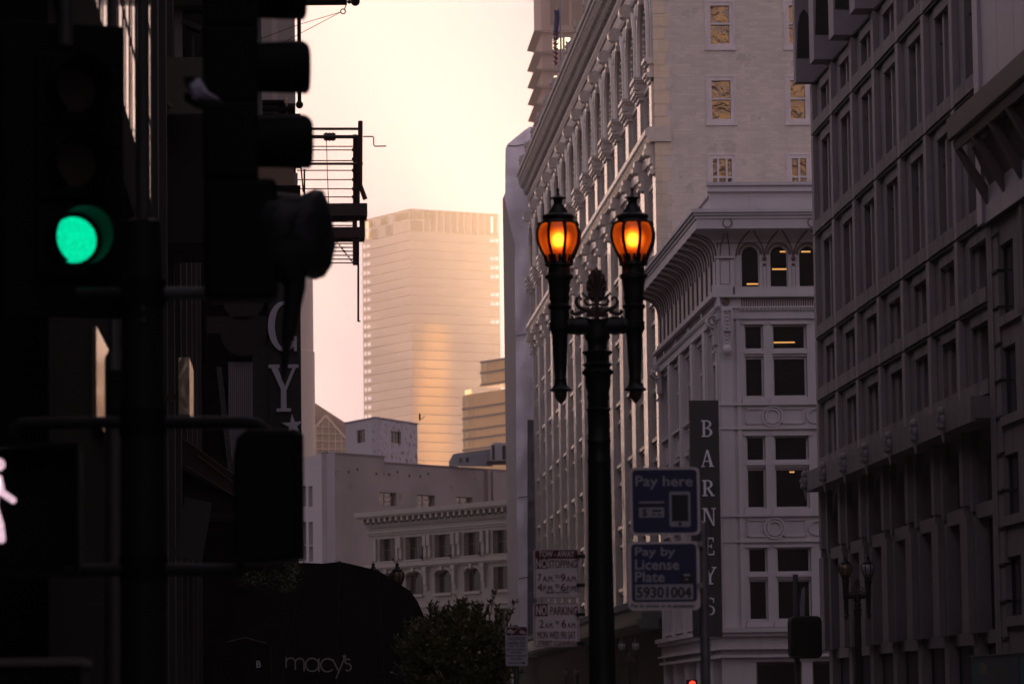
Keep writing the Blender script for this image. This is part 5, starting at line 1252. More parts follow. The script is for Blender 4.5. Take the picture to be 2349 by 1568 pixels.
m = MB(); fpoly(m, [(490, 1475), (520, 1472), (562, 1461), (600, 1472), (620, 1478), (622, 1640), (490, 1640)], 66, 0, 2.5); m.build('canvas', M_canvas, SA)
m = MB(); bar2(m, 520, 1471, 562, 1460.5, .012, 66, -.03, 0); bar2(m, 562, 1460.5, 612, 1473.5, .012, 66, -.03, 0); m.build('piping', mat('piping', (.16, .13, .12), .4), SA)
m = MB(); ftext(m, 'B', 588.5, 1514, 598, 1529, 66, bold=.004); m.build('lettering', bpy.data.materials['lilac_white_letter'], SA)
# shielding rows out of view: they shade the street as the real blocks do
for nm, lb, bx in (('corner_block', 'plain dark block beyond the cross street, hidden behind the black vertical sign', (-30, 165, -5, W(676, 900, 165).x, 300, 28)),
                   ('side_block', 'tall dark office block lining the pavement behind the camera position', (18, -190, -1, 60, 59.9, 37)),
                   ('rear_block', 'dark brick block lining the kerb side opposite the office block', (-40, -190, -1, -8, 18.9, 33))):
    MB_ = MB(); MB_.box(*bx); o = MB_.build(nm, M_conc if 'side' in nm else M_dark, loc=(bx[0], bx[1], 0)); tag(o, lb, 'building')
# ================================================================== twin lamp posts
M_iron = mat('dark_green_iron', (.006, .007, .007), .5, .2, 4, .1, 20, spec=.3)
M_rustiron = mat('rust_bronze_ornament', (.04, .018, .012), .5, .3, 6, .2, 20)
M_glit = bpy.data.materials.new('amber_globe'); M_glit.use_nodes = True
n_ = M_glit.node_tree; n_.nodes.clear(); N = n_.nodes.new; L = n_.links.new
o_ = N('ShaderNodeOutputMaterial'); tr_ = N('ShaderNodeBsdfRefraction'); tr_.inputs['Color'].default_value = (1, .29, .045, 1); tr_.inputs['Roughness'].default_value = .85; tr_.inputs['IOR'].default_value = 1.3
em_ = N('ShaderNodeEmission'); em_.inputs['Color'].default_value = (1, .13, .015, 1); em_.inputs['Strength'].default_value = .05
a_ = N('ShaderNodeAddShader'); gl2 = N('ShaderNodeBsdfGlossy'); gl2.inputs['Roughness'].default_value = .2; mx_ = N('ShaderNodeMixShader'); mx_.inputs[0].default_value = .04
L(tr_.outputs[0], mx_.inputs[1]); L(gl2.outputs[0], mx_.inputs[2]); L(mx_.outputs[0], a_.inputs[0]); L(em_.outputs[0], a_.inputs[1]); L(a_.outputs[0], o_.inputs[0])
M_bulb = emis('lamp_bulb', (1, .50, .12), 11)
M_goff = mat('milky_globe', (.30, .26, .27), .35, .05, 3); M_goffw = mat('amber_tinted_globe', (.16, .10, .06), .35, .05, 3)
D34 = 34.0 / F
def prof(lst): return [(-(y) / 2.733 * D34, max(.002, r_ / 2.733 * D34)) for y, r_ in lst]
# rows below are crop pixels: (height down from the tip, half width); 0 = globe centre line y 400
P_cap = prof([(y - 400, r_) for y, r_ in ((70, 2), (78, 7), (88, 10), (100, 6), (108, 8), (118, 14), (128, 30), (136, 52), (141, 50), (146, 32), (172, 28), (182, 33), (200, 45), (222, 58), (236, 64), (243, 92), (252, 102), (264, 102), (274, 92), (288, 100), (296, 98))])
P_glb = prof([(y - 400, r_) for y, r_ in ((294, 92), (310, 118), (335, 130), (365, 136), (395, 135), (430, 128), (465, 113), (500, 96), (530, 84), (548, 80))])
P_stem = prof([(y - 400, r_) for y, r_ in ((503, 97), (520, 91), (545, 84), (556, 90), (568, 92), (578, 70), (600, 70), (622, 74), (630, 90), (648, 90), (658, 74), (700, 68), (730, 66), (760, 62), (780, 66), (790, 60), (815, 60), (823, 72), (840, 72), (850, 60), (880, 62), (925, 60), (930, 68), (945, 66), (960, 66), (975, 68), (985, 60), (1010, 50), (1100, 47), (1200, 42), (1285, 37), (1292, 42), (1300, 38), (1330, 44), (1345, 58), (1355, 72), (1362, 70), (1368, 48))])
P_tip = prof([(y - 400, r_) for y, r_ in ((1366, 38), (1385, 40), (1405, 36), (1425, 24), (1438, 10), (1446, 2))])
def shift(P, dz): return [(z + dz, r_) for z, r_ in P]
zG = W(1285, 548, 34).z                 # height of the globe centres
LX, LY = W(1370.5, 800, 34).x, 34.0
off_ = 86.3 * D34
ml_ = {}
def lm(key, fn, mt, smooth=35):
    m = MB(); fn(m); ml_[key] = m.mesh(key, mt, Vector((0, 0, 0)), smooth)
lm('cap', lambda m: m.lathe(0, 0, P_cap, 24), M_iron); lm('globe', lambda m: m.lathe(0, 0, P_glb, 32, cap=False), M_glit, 60)
ml_['globe_off'] = ml_['globe'].copy(); ml_['globe_off'].materials.clear(); ml_['globe_off'].materials.append(M_goff)
ml_['globe_amber'] = ml_['globe'].copy(); ml_['globe_amber'].materials.clear(); ml_['globe_amber'].materials.append(M_goffw)
lm('bulb', lambda m: m.ball((0, 0, -.005), .038, 16, 10, (1, 1, 1.15)), M_bulb)
def ribs_(m):
    for k in range(8):
        a = R(k * 45 + 14); pts = [((r_ + .006) * math.cos(a), (r_ + .006) * math.sin(a), z) for z, r_ in P_glb]; m.tube(pts, .0155, 6)
        m.ball(((P_glb[1][1] + .012) * math.cos(a), (P_glb[1][1] + .012) * math.sin(a), P_glb[1][0] + .005), .02, 6, 5)
    z, r_ = P_glb[0]; m.tube([((r_ + .01) * math.cos(R(t)), (r_ + .01) * math.sin(R(t)), z) for t in range(0, 361, 15)], .014, 6)
lm('cage', ribs_, M_iron); lm('candle_stem', lambda m: m.lathe(0, 0, P_stem, 32, .06), M_iron, 50); lm('drop_tip', lambda m: m.lathe(0, 0, P_tip, 20), M_rustiron, 60)
zz0 = lambda v: (548 - v) * D34      # local height of a photo row, relative to the globe centres
def postf(m):
    rows = [(728, 60), (736, 30), (765, 26), (776, 30), (783, 27), (786, 24), (800, 22), (806, 24), (810, 36), (814, 34), (820, 27), (834, 26), (840, 36), (846, 27), (850, 30), (856, 37), (861, 36), (866, 30), (890, 29), (905, 24), (918, 26), (924, 23.5), (940, 24.5), (943, 30), (947, 26), (985, 25), (1012, 25.5), (1016, 28), (1023, 25.5), (1058, 26), (1062, 28), (1068, 26.5), (1200, 27.5), (1500, 30)]
    pr = [(zz0(v), r_ * D34) for v, r_ in rows if v > 730]
    m.lathe(0, 0, pr + [(-zG + .9, .125), (-zG + .86, .17), (-zG + .5, .17), (-zG + .4, .22), (-zG + .16, .24), (-zG + .14, .24)], 40, .05)
lm('post', postf, M_iron, 50)
def armf(m):
    m.prism([(-68 * D34, zz0(735)), (-40 * D34, zz0(729)), (-20 * D34, zz0(733)), (0, zz0(736)), (20 * D34, zz0(733)), (40 * D34, zz0(729)), (68 * D34, zz0(735)), (68 * D34, zz0(766)), (42 * D34, zz0(771)), (30 * D34, zz0(768)), (24 * D34, zz0(776)), (-24 * D34, zz0(776)), (-30 * D34, zz0(768)), (-42 * D34, zz0(771)), (-68 * D34, zz0(766))], -.045, .045, 'y')
    for s in (-1, 1): m.tube([(s * 18 * D34, 0, zz0(750)), (s * 70 * D34, 0, zz0(750))], 19 * D34, 14); m.tube([(s * 55 * D34, 0, zz0(748)), (s * 60 * D34, 0, zz0(748))], 22 * D34, 14)
lm('cross_arm', armf, M_iron)
def ornf(m):
    # palmette: a scalloped fan with nine lobes over curling scrolls
    op = [(0, 50), (16, 78), (28, 98), (50, 98), (70, 108), (74, 150), (92, 155), (108, 172), (106, 225), (120, 235), (130, 255), (124, 290), (118, 310), (128, 330), (122, 362), (104, 380), (80, 392), (50, 400), (30, 420), (22, 520), (20, 640)]
    pl = [(x / 5.468 * D34, zz0(602.1 + y / 5.468)) for x, y in op] + [(-x / 5.468 * D34, zz0(602.1 + y / 5.468)) for x, y in op[1:][::-1]]
    m.prism(pl, -.016, .016, 'y')
    m.prism([(-26 * D34, zz0(730)), (26 * D34, zz0(730)), (22 * D34, zz0(716)), (12 * D34, zz0(706)), (-12 * D34, zz0(706)), (-22 * D34, zz0(716))], -.014, .014, 'y')
    for k in range(9):
        a = R(90 + (k - 4) * 25); L_ = (22 if k in (0, 8) else 28 if k in (1, 7) else 38 if k in (2, 6) else 52 if k in (3, 5) else 66)
        cx_, cz_ = 0, zz0(680); p0 = Vector((cx_, 0, cz_)); d = Vector((math.cos(a) * .72, 0, math.sin(a) * .98))
        e = p0 + d * L_ * D34
        m.tube([p0, p0.lerp(e, .4), p0.lerp(e, .75), p0.lerp(e, .93), e], [4 * D34, 6.5 * D34, 7.6 * D34, 6.2 * D34, 2.0 * D34], 8)
    m.tube([(0, 0, zz0(735)), (0, 0, zz0(700)), (0, 0, zz0(640)), (0, 0, zz0(617))], [6 * D34, 5 * D34, 5 * D34, 1 * D34], 8)
    for s in (-1, 1):
        def sc(pts, rs): m.tube([(s * x * D34, 0, zz0(v)) for x, v in pts], [r_ * D34 for r_ in rs], 7)
        sc([(4, 728), (16, 715), (30, 712), (42, 706), (48, 696), (46, 686), (40, 683), (36, 687), (37, 691)], [4, 6, 6, 5, 4, 3.4, 3, 2.8, 3.2])
        sc([(4, 700), (14, 702), (24, 700), (28, 692), (24, 686), (18, 690)], [3, 3.5, 3.5, 3, 2.5, 2.5])
        sc([(3, 692), (12, 688), (24, 682), (31, 676)], [4, 4, 3, 2]); sc([(29, 676), (34, 675)], [3.6, 3.6])
        sc([(3, 722), (12, 716), (22, 718), (24, 711), (17, 708)], [3, 3, 3, 3, 2.4])
        sc([(30, 716), (46, 722), (56, 722), (58, 716), (54, 713)], [5, 5, 4, 3.5, 3]); m.ball((s * 57 * D34, 0, zz0(718)), 5 * D34, 8, 6)
lm('palmette', ornf, M_rustiron, 60)
def lamp(x, y, zb, lab, lit=0, hs=1.0, rz=0, group='twin globe street lamps', base=0):
    T = thing('street_lamp', (x, y, zb), lab, 'street lamp', group); T.rotation_euler.z = rz
    def add(key, nm, dx, par=T):
        o = bpy.data.objects.new(nm, ml_[key]); COL.objects.link(o); o.parent = par; o.location = (dx, 0, zG - .0) if par is T else (0, 0, 0); return o
    add('post', 'post', 0); add('cross_arm', 'cross_arm', 0); add('palmette', 'palmette', 0)
    for s in (-1, 1):
        st = add('candle_stem', 'candle_stem', s * off_); add('drop_tip', 'drop_tip', 0, st)
        g = add({1: 'globe', 0: 'globe_off', 2: 'globe_amber'}[lit if lit < 3 else (2 if s < 0 else 0)], 'globe', s * off_); add('cage', 'cage', 0, g)
        if lit == 1: add('bulb', 'bulb', 0, g)
        add('cap', 'cap', s * off_)
    T.scale = (1, 1, hs); return T
lamp(LX, LY, 0, 'tall black twin lamp post with both amber globes lit, parking signs strapped to it', 1)
p_ = W(884, 1323, 107); lamp(p_.x, 107, p_.z - zG, 'unlit black twin lamp post peeping over the rounded black awning', 2)
p_ = W(1965, 1305, 112); lamp(p_.x, 112, p_.z - zG, 'unlit black twin lamp post before the dark office building', 3)
p_ = W(1452, 1481, 184); lamp(p_.x - .2, 184, p_.z - zG, 'small twin lamp with milky white globes before the shopfront of the cream building', 0)
p_ = W(1310, 1541, 232); lamp(p_.x, 232, p_.z - zG, 'smallest twin lamp with dull amber globes, farthest down the street', 2)
# ================================================================== parking signs on the lit lamp
M_sw = mat('sign_white', (.68, .57, .58), .5, .06, 6, patch=(4, .66, (.22, .18, .18))); M_sr = mat('sign_red', (.09, .006, .008), .5); M_sb = mat('sign_blue', (.010, .016, .075), .45, .1, 6); M_sk = mat('sign_black', (.012, .012, .014), .5)
def rrect(u0, v0, u1, v1, Y, r_, n=5):
    a = W(u0, v1, Y); b = W(u1, v0, Y); r_ = r_ / F * Y; out = []
    for cx_, cz_, a0 in ((b.x - r_, b.z - r_, 0), (a.x + r_, b.z - r_, 90), (a.x + r_, a.z + r_, 180), (b.x - r_, a.z + r_, 270)):
        out += [(cx_ + r_ * math.cos(R(a0 + 90 * k / n)), cz_ + r_ * math.sin(R(a0 + 90 * k / n))) for k in range(n + 1)]
    return out
def plate(mb, u0, v0, u1, v1, Y, r_=7, dy=0, th=.004): mb.prism(rrect(u0, v0, u1, v1, Y, r_), Y + dy - th, Y + dy, 'y')
YP = 33.75
def texts(mb, rows, Y, dy, bold=.0012):
    for s, u0, v0, u1, v1 in rows: ftext(mb, s, u0, v0, u1, v1, Y, dy, bold)
S1 = thing('parking_sign', W(1277, 1372, YP), 'white and red sign reading TOW-AWAY NO STOPPING, upper one strapped to the lamp', 'sign', 'parking signs strapped to the lamp')
m = MB(); plate(m, 1225, 1257, 1328, 1372, YP); m.build('plate', M_sw, S1)
m = MB(); plate(m, 1228, 1259.5, 1325, 1281, YP, 5, -.0045, .001); fb(m, 1228.5, 1281, 1256, 1303, YP, -.0058, -.0046)
for a in ((1227, 1260, 1228.2, 1369), (1324.8, 1260, 1326, 1369), (1231, 1369, 1322, 1370.2)): fb(m, *a, YP, -.0056, -.0045)
m.build('red_field', M_sr, S1)
m = MB(); texts(m, [('TOW - AWAY', 1236, 1262.5, 1317, 1276)], YP, -.0068); texts(m, [('NO', 1229.5, 1281.5, 1254.5, 1301)], YP, -.0072, .002); m.build('white_lettering', M_sw, S1)
m = MB(); texts(m, [('STOPPING', 1258.5, 1283.5, 1323, 1301), ('7', 1233, 1315, 1242, 1332), ('A.M.', 1245.5, 1320, 1270, 1332), ('TO', 1273, 1317, 1283, 1325), ('9', 1286, 1315, 1297, 1332), ('A.M.', 1299.5, 1320, 1323, 1332),
                    ('4', 1232.5, 1337, 1244, 1354), ('P.M.', 1246.5, 1342, 1270, 1354), ('TO', 1273, 1339, 1283, 1347), ('6', 1286, 1337, 1298, 1354), ('P.M.', 1300, 1342, 1323, 1354),
                    ('EXCEPT SAT & SUN', 1252, 1356, 1305, 1359.2)], YP, -.0066, .0011); m.build('red_lettering', M_sr, S1)
S2 = thing('parking_sign', W(1277, 1483, YP), 'white sign reading NO PARKING, STREET CLEANING, strapped lower on the lamp', 'sign', 'parking signs strapped to the lamp')
m = MB(); plate(m, 1224, 1380.5, 1328, 1483, YP); m.build('plate', M_sw, S2)
m = MB(); fb(m, 1227, 1384, 1256, 1412, YP, -.0058, -.0045)
for a in ((1226, 1384, 1227.2, 1480), (1325, 1384, 1326.2, 1480), (1230, 1382.6, 1322, 1383.8), (1230, 1480, 1322, 1481.2)): fb(m, *a, YP, -.0056, -.0045)
m.build('red_field', M_sr, S2)
m = MB(); texts(m, [('NO', 1230, 1387, 1253.5, 1409)], YP, -.0072, .002); m.build('white_lettering', M_sw, S2)
m = MB(); texts(m, [('PARKING', 1262, 1389.5, 1324, 1409), ('2', 1237, 1420, 1247, 1438), ('A.M.', 1250.5, 1427, 1269, 1438), ('TO', 1274, 1423, 1282, 1430), ('6', 1288, 1420, 1299, 1438), ('A.M.', 1302, 1427, 1321, 1438),
                    ('MON WED FRI SAT', 1233, 1447, 1320, 1463), ('STREET CLEANING', 1233.5, 1468.5, 1320, 1478)], YP, -.0066, .0011); m.build('red_lettering', M_sr, S2)
for T in (S1, S2):
    v0 = 1271 if T is S1 else 1404
    for v in (v0, v0 + 66):
        m = MB(); fb(m, 1322, v, 1342, v + 8, YP, -.03, -.006); m.build('bracket', M_iron, T)
# ---- pay signs on a grey post
YQ = 27.0
PS = thing('sign_post', (W(1621, 1500, YQ + .06).x, YQ + .06, .14), 'grey metal post carrying the two blue pay parking signs', 'post')
m = MB(); zt = W(1612, 1205, YQ).z; m.lathe(W(1618, 1400, YQ).x, YQ + .06, [(.14, .036), (zt, .036), (zt + .03, .028), (zt + .035, .005)], 16); m.build('post', mat('galvanised_post', (.13, .12, .13), .45, .15, 8, metal=.3), PS, smooth=40)
for v in (1240, 1335):
    m = MB(); fb(m, 1600, v, 1612, v + 12, YQ, -.02, .06); m.build('clamp', M_ac, PS)
Q1 = thing('pay_sign', W(1526, 1225, YQ), 'blue sign reading Pay here with bank card and phone symbols, above another blue sign', 'sign', 'blue pay parking signs')
m = MB(); plate(m, 1446, 1070, 1604, 1227, YQ, 12); m.build('plate', M_sw, Q1)
m = MB(); plate(m, 1452, 1075.5, 1598, 1221.5, YQ, 9, -.0045, .001); m.build('blue_field', M_sb, Q1)
M_sw2 = mat('sign_lettering_white', (.36, .33, .38), .5)
m = MB(); texts(m, [('Pay here', 1458, 1091, 1588, 1121)], YQ, -.0066, .0018); fb(m, 1466, 1149, 1523, 1153, YQ, -.0066, -.0057); plate(m, 1465.5, 1162.5, 1523, 1186, YQ, 2, -.0057, .001); plate(m, 1536, 1126, 1583, 1207, YQ, 5, -.0057, .001); m.build('symbol', M_sw2, Q1)
m = MB(); fb(m, 1540.5, 1133.5, 1578.5, 1194, YQ, -.0078, -.0068); c_ = W(1560, 1200.5, YQ); m.prism(circ(c_.x, c_.z, 4 / F * YQ), YQ - .0078, YQ - .0068, 'y'); texts(m, [('$', 1473, 1166, 1484, 1184)], YQ, -.0085, .001)
fb(m, 1496, 1168, 1517, 1173, YQ, -.0078, -.0068); fb(m, 1496, 1177.5, 1503, 1181, YQ, -.0078, -.0068); fb(m, 1508, 1177.5, 1517, 1181, YQ, -.0078, -.0068); fb(m, 1465, 1154, 1524, 1160, YQ, -.0066, -.0057); m.build('symbol_detail', M_sk, Q1)
Q2 = thing('pay_sign', W(1526, 1400, YQ), 'blue sign reading Pay by License Plate 59301004, below another blue sign', 'sign', 'blue pay parking signs')
m = MB(); plate(m, 1442, 1240, 1604, 1399, YQ, 12); m.build('plate', M_sw, Q2)
m = MB(); plate(m, 1449.5, 1245.5, 1597, 1380, YQ, 9, -.0045, .001); m.build('blue_field', M_sb, Q2)
m = MB(); texts(m, [('Pay by', 1457, 1254, 1548, 1279), ('License', 1457, 1282, 1557, 1305), ('Plate', 1457, 1310, 1524, 1333)], YQ, -.0066, .0018); fb(m, 1457, 1339, 1590, 1374, YQ, -.0066, -.0057); m.build('lettering', M_sw2, Q2)
m = MB(); texts(m, [('59301004', 1461, 1345, 1585, 1369)], YQ, -.0085, .0025); m.build('number', M_sk, Q2); m = MB(); texts(m, [('Pay by phone or at paystation', 1448, 1384, 1592, 1394)], YQ, -.0056, .0012)
m.build('dark_lettering', M_sk, Q2); m = MB(); fpoly(m, [(1560, 1336), (1560, 1322), (1566, 1312), (1584, 1312), (1590, 1322), (1590, 1336)], YQ, -.0066, -.0057); m.build('car_shape', M_sk, Q2)
m = MB(); fb(m, 1568, 1315, 1583, 1320, YQ, -.0080, -.0068); fb(m, 1571, 1326, 1579, 1329, YQ, -.0080, -.0068); m.build('car_symbol', M_sw2, Q2)
# ---- passenger loading sign
YR = 53.0
R1 = thing('loading_sign', (W(1186, 1500, YR).x, YR, .14), 'slim white sign reading PASSENGER LOADING ONLY under a red tow truck band', 'sign')
m = MB(); plate(m, 1160, 1435.5, 1210, 1526, YR, 5, 0, .006); m.build('plate', mat('clean_sign_white', (.40, .37, .42), .5), R1)
m = MB(); m.lathe(W(1185, 1540, YR).x, YR + .05, [(.14, .04), (W(1185, 1436, YR).z, .04), (W(1185, 1432, YR).z, .03)], 12); m.build('post', mat('green_grey_post', (.05, .06, .055), .5), R1)
m = MB(); plate(m, 1161.5, 1437, 1208.5, 1456, YR, 4, -.0066, .001); m.build('red_band', M_sr, R1)
m = MB(); fpoly(m, [(1163, 1448), (1165, 1443), (1172, 1441), (1176, 1445), (1180, 1446), (1180, 1450), (1163, 1450)], YR, -.0088, -.0078); fpoly(m, [(1192, 1445), (1198, 1444), (1204, 1447), (1207, 1448), (1207, 1452), (1192, 1451)], YR, -.0088, -.0078)
bar2(m, 1180, 1447, 1189, 1439, .006, YR, -.009, -.008); bar2(m, 1189, 1439, 1197, 1445, .006, YR, -.0092, -.008)
for u in (1174, 1201): c_ = W(u, 1451, YR); ring(m, c_.x, c_.z, .010, .018, YR - .0096, YR - .0086, 14)
m.build('tow_symbol', bpy.data.materials['clean_sign_white'], R1)
m = MB(); texts(m, [('PASSENGER', 1166, 1459, 1205, 1467), ('LOADING ONLY', 1163, 1469.5, 1208, 1477.5), ('9AM TO 4PM', 1167, 1479, 1204, 1483), ('6PM TO 12 MIDNIGHT', 1162, 1486, 1208, 1490), ('MON-FRI', 1173, 1492, 1196, 1497), ('7AM TO 12 MIDNIGHT', 1162, 1500.5, 1208, 1504.5), ('SAT-SUN', 1172, 1506.5, 1197, 1512)], YR, -.0072, .0009)
fb(m, 1167, 1518, 1200, 1519.6, YR, -.0082, -.0072); fpoly(m, [(1199, 1515.5), (1206, 1518.8), (1199, 1522)], YR, -.0082, -.0072); m.build('lettering', M_sk, R1)
# ================================================================== shrub tree at the kerb
M_leaf = mat('shrub_leaf', (.085, .085, .03), .36, .45, 8, spec=.5, col2=(.09, .075, .02))
M_bark = mat('bark', (.06, .045, .035), .9, .3, 8, .5, 20)
YT_ = 62.0
TR = thing('street_tree', (W(1050, 1568, YT_).x, YT_, .14), 'leafy green shrub tree at the kerb between the dome awning and the loading sign', 'tree')
m = MB(); cxT = W(1050, 1480, YT_).x; m.tube([(cxT, YT_, .1), (cxT + .03, YT_, .8), (cxT - .02, YT_ + .02, 1.6), (cxT, YT_, 2.4)], [.07, .06, .05, .02], 8)
random.seed(11); cr_ = MB(); zt0 = W(1050, 1510, YT_).z
shoots = []
for k in range(420):
    th = random.uniform(0, 2 * math.pi); ph = math.acos(random.uniform(-.75, 1)); rr = random.uniform(.55, 1)
    dx = .90 * math.sin(ph) * math.cos(th); dy = .8 * math.sin(ph) * math.sin(th); dz = .80 * math.cos(ph)
    p = Vector((cxT + dx * rr, YT_ + dy * rr, zt0 + dz * rr)); d = Vector((dx, dy, dz + .75)).normalized(); shoots.append((p, d, random.uniform(.14, .3)))
for (u, v, L_) in ((1000, 1392, .24), (985, 1388, .2), (1052, 1404, .2), (1128, 1368, .26), (1122, 1385, .2), (1140, 1392, .18), (1172, 1385, .2), (1163, 1402, .22), (930, 1440, .2), (915, 1462, .18), (1090, 1402, .15), (1020, 1408, .2)):
    shoots.append((W(u, v + 22, YT_ + random.uniform(-.3, .1)), Vector((random.uniform(-.15, .25) + (u - 1050) / 700, random.uniform(-.2, .2), 1)).normalized(), L_))
for p, d, L_ in shoots:
    m.tube([p - d * .25, p, p + d * L_], [.008, .006, .003], 4)
    for j in range(26):
        t = random.uniform(-.15, 1) * L_; side = Vector((random.gauss(0, 1), random.gauss(0, 1), random.gauss(0, .5))).normalized()
        leaf(cr_, p + d * t + side * .006, random.uniform(.06, .10), random.uniform(.012, .02), d * .8 + side * .7)
for k in range(11000):
    th = random.uniform(0, 2 * math.pi); ph = math.acos(random.uniform(-1, 1)); rr = random.uniform(.5, 1.0) ** .5
    p = Vector((cxT + .88 * rr * math.sin(ph) * math.cos(th), YT_ + .78 * rr * math.sin(ph) * math.sin(th), zt0 - .12 + .78 * rr * math.cos(ph)))
    if noise.noise(p * 2.6) < -.30: continue
    leaf(cr_, p, random.uniform(.07, .12), random.uniform(.015, .025), Vector((random.gauss(0, 1), random.gauss(0, 1), random.gauss(.8, .8))))
m.build('trunk', M_bark, TR, smooth=60); cr_.build('crown', M_leaf, TR)
# ================================================================== corner signal post with its heads
YS_ = 18.0; sS = YS_ / F
M_sig = mat('signal_black', (.003, .003, .003), .7, .2, 4, spec=.12); M_pole = mat('signal_pole_paint', (.007, .007, .007), .65, .2, 5, spec=.2); M_gpole = mat('grey_green_pole', (.025, .026, .024), .6, .15, 5); M_gpole2 = mat('grey_pole', (.045, .04, .04), .5, .15, 5)
SPo = thing('signal_post', (W(328, 1500, YS_).x, YS_, .14), 'thick dark signal post with cross brackets carrying the green signal and pedestrian heads', 'signal post')
px = W(328, 800, YS_).x
m = MB(); m.lathe(px, YS_, [(.14, .16), (.3, .15), (.34, .115), (W(328, 1300, YS_).z, .108), (W(328, 900, YS_).z, .104), (W(328, 508, YS_).z, .088), (W(328, 500, YS_).z, .04)], 24); m.build('post', M_pole, SPo, smooth=40)
m = MB(); m.lathe(px + .005, YS_, [(W(328, 502, YS_).z, .036), (W(328, -80, YS_).z, .030)], 14); m.build('mast_pipe', M_gpole, SPo, smooth=40)
def pipe(pts, r_, nm, mt=M_pole): m = MB(); m.tube([W(u, v, YS_ - .02 + (dy if False else 0)) for u, v in pts], r_ * sS, 12); m.build(nm, mt, SPo, smooth=50)
pipe([(175, 674), (285, 672)], 15, 'upper_bracket'); pipe([(370, 672), (560, 672)], 15, 'upper_bracket', M_gpole)
pipe([(28, 1000), (32, 980), (50, 970), (285, 968)], 14, 'middle_bracket'); pipe([(370, 968), (560, 968), (590, 972), (606, 985), (612, 1010)], 15, 'middle_bracket')
pipe([(150, 1308), (285, 1305)], 15, 'lower_bracket'); pipe([(370, 1305), (560, 1308)], 15, 'lower_bracket')
for v in (672, 968, 1305): m = MB(); m.lathe(px, YS_, [(W(328, v + 30, YS_).z, .112), (W(328, v - 30, YS_).z, .112)], 20); m.build('collar', M_sig, SPo, smooth=40)
m = MB()
for v in (706, 735): m.ball(W(327, v, YS_ - .11), .012, 8, 6)
m.build('bolt', M_gpole2, SPo)
GP = thing('grey_pole', (W(262, 1500, 21).x, 21, .14), 'slim grey pole just behind the thick dark signal post', 'pole')
m = MB(); m.lathe(W(262, 900, 21).x, 21, [(.14, .06), (W(262, 820, 21).z, .052), (W(262, 800, 21).z, .028), (W(262, -90, 21).z, .026)], 16); m.build('pole', M_gpole2, GP, smooth=40)
m = MB(); fb(m, 250, 850, 288, 950, 21, -.12, -.03); m.build('control_box', M_pole, GP, bevel=.01)
# green signal, turned a little away from the camera
M_gl_g = bpy.data.materials.new('green_lens'); M_gl_g.use_nodes = True; n_ = M_gl_g.node_tree; b_ = n_.nodes['Principled BSDF']; vo = n_.nodes.new('ShaderNodeTexVoronoi'); vo.inputs['Scale'].default_value = 95
tc_ = n_.nodes.new('ShaderNodeTexCoord'); n_.links.new(tc_.outputs['Object'], vo.inputs['Vector']); mr_ = n_.nodes.new('ShaderNodeMapRange'); mr_.inputs['From Max'].default_value = .8; mr_.inputs['To Min'].default_value = 1.0; mr_.inputs['To Max'].default_value = .45
n_.links.new(vo.outputs['Distance'], mr_.inputs['Value']); n_.links.new(mr_.outputs[0], b_.inputs['Emission Strength']); b_.inputs['Emission Color'].default_value = (.0, .56, .27, 1); b_.inputs['Base Color'].default_value = (0, .1, .05, 1)
M_lr = mat('dull_red_lens', (.028, .004, .004), .4); M_ly = mat('dull_amber_lens', (.028, .012, .004), .4)
SG = thing('traffic_signal', W(150, 680, YS_), 'black three lens traffic signal showing green, seen almost face on', 'traffic signal', 'traffic signal heads on the corner')
def head(T, lens_u, lens_vs, r_lens, tilt, vis_len, mats, r_vis, body, base_Y, mouth_du):
    cxl = W(lens_u, lens_vs[1], base_Y).x; Mrot = Matrix.Translation((cxl, base_Y, 0)) @ Matrix.Rotation(tilt, 4, 'Z')
    hw = 85 * sS
    for v, mt in zip(lens_vs, mats):
        zc = W(lens_u, v, base_Y).z
        q = MB(Mrot); q.box(-hw, .0, zc - 84 * sS, hw, .2, zc + 84 * sS); q.build('housing', M_sig, T, bevel=.012)
        q = MB(Mrot); ring_pts = circ(0, zc, r_lens, 28); q.prism(ring_pts, -.012, .0, 'y'); q.build('lens', mt, T)
        # tunnel visor open at the lower side
        q = MB(Mrot); n = 30; vs = []; fs = []
        for k in range(n + 1):
            a = R(-58 + (360 - 64) * k / n); ln = vis_len * (1 - .28 * abs(math.sin((a - math.pi / 2) / 2)) ** 2)
            for yy, rr in ((0, r_vis), (-ln, r_vis * 1.02), (-ln, r_vis * 1.02 - .004), (0, r_vis - .004)): vs.append((rr * math.cos(a), yy, zc + rr * math.sin(a)))
        for k in range(n):
            for j in range(4): a0, a1 = k * 4 + j, k * 4 + (j + 1) % 4; fs.append((a0, a1, a1 + 4, a0 + 4))
        q.add(vs, fs); q.build('visor', M_sig, T, smooth=40)
head(SG, 168, (205, 375, 550), 53 * sS, R(19), .235, (M_lr, M_ly, M_gl_g), 67 * sS, None, YS_ + .1, 0)
q = MB(Matrix.Translation((W(165, 400, YS_).x, YS_ + .16, 0)) @ Matrix.Rotation(R(19), 4, 'Z')); q.box(-165 * sS, 0, W(165, 720, YS_).z, 120 * sS, .01, W(165, 40, YS_).z); q.build('backplate', M_sig, SG, bevel=.004)
q = MB(); q.tube([W(150, -60, YS_ - .05), W(150, 104, YS_ - .05)], 17 * sS, 12); q.build('top_pipe', M_gpole, SG, smooth=40)
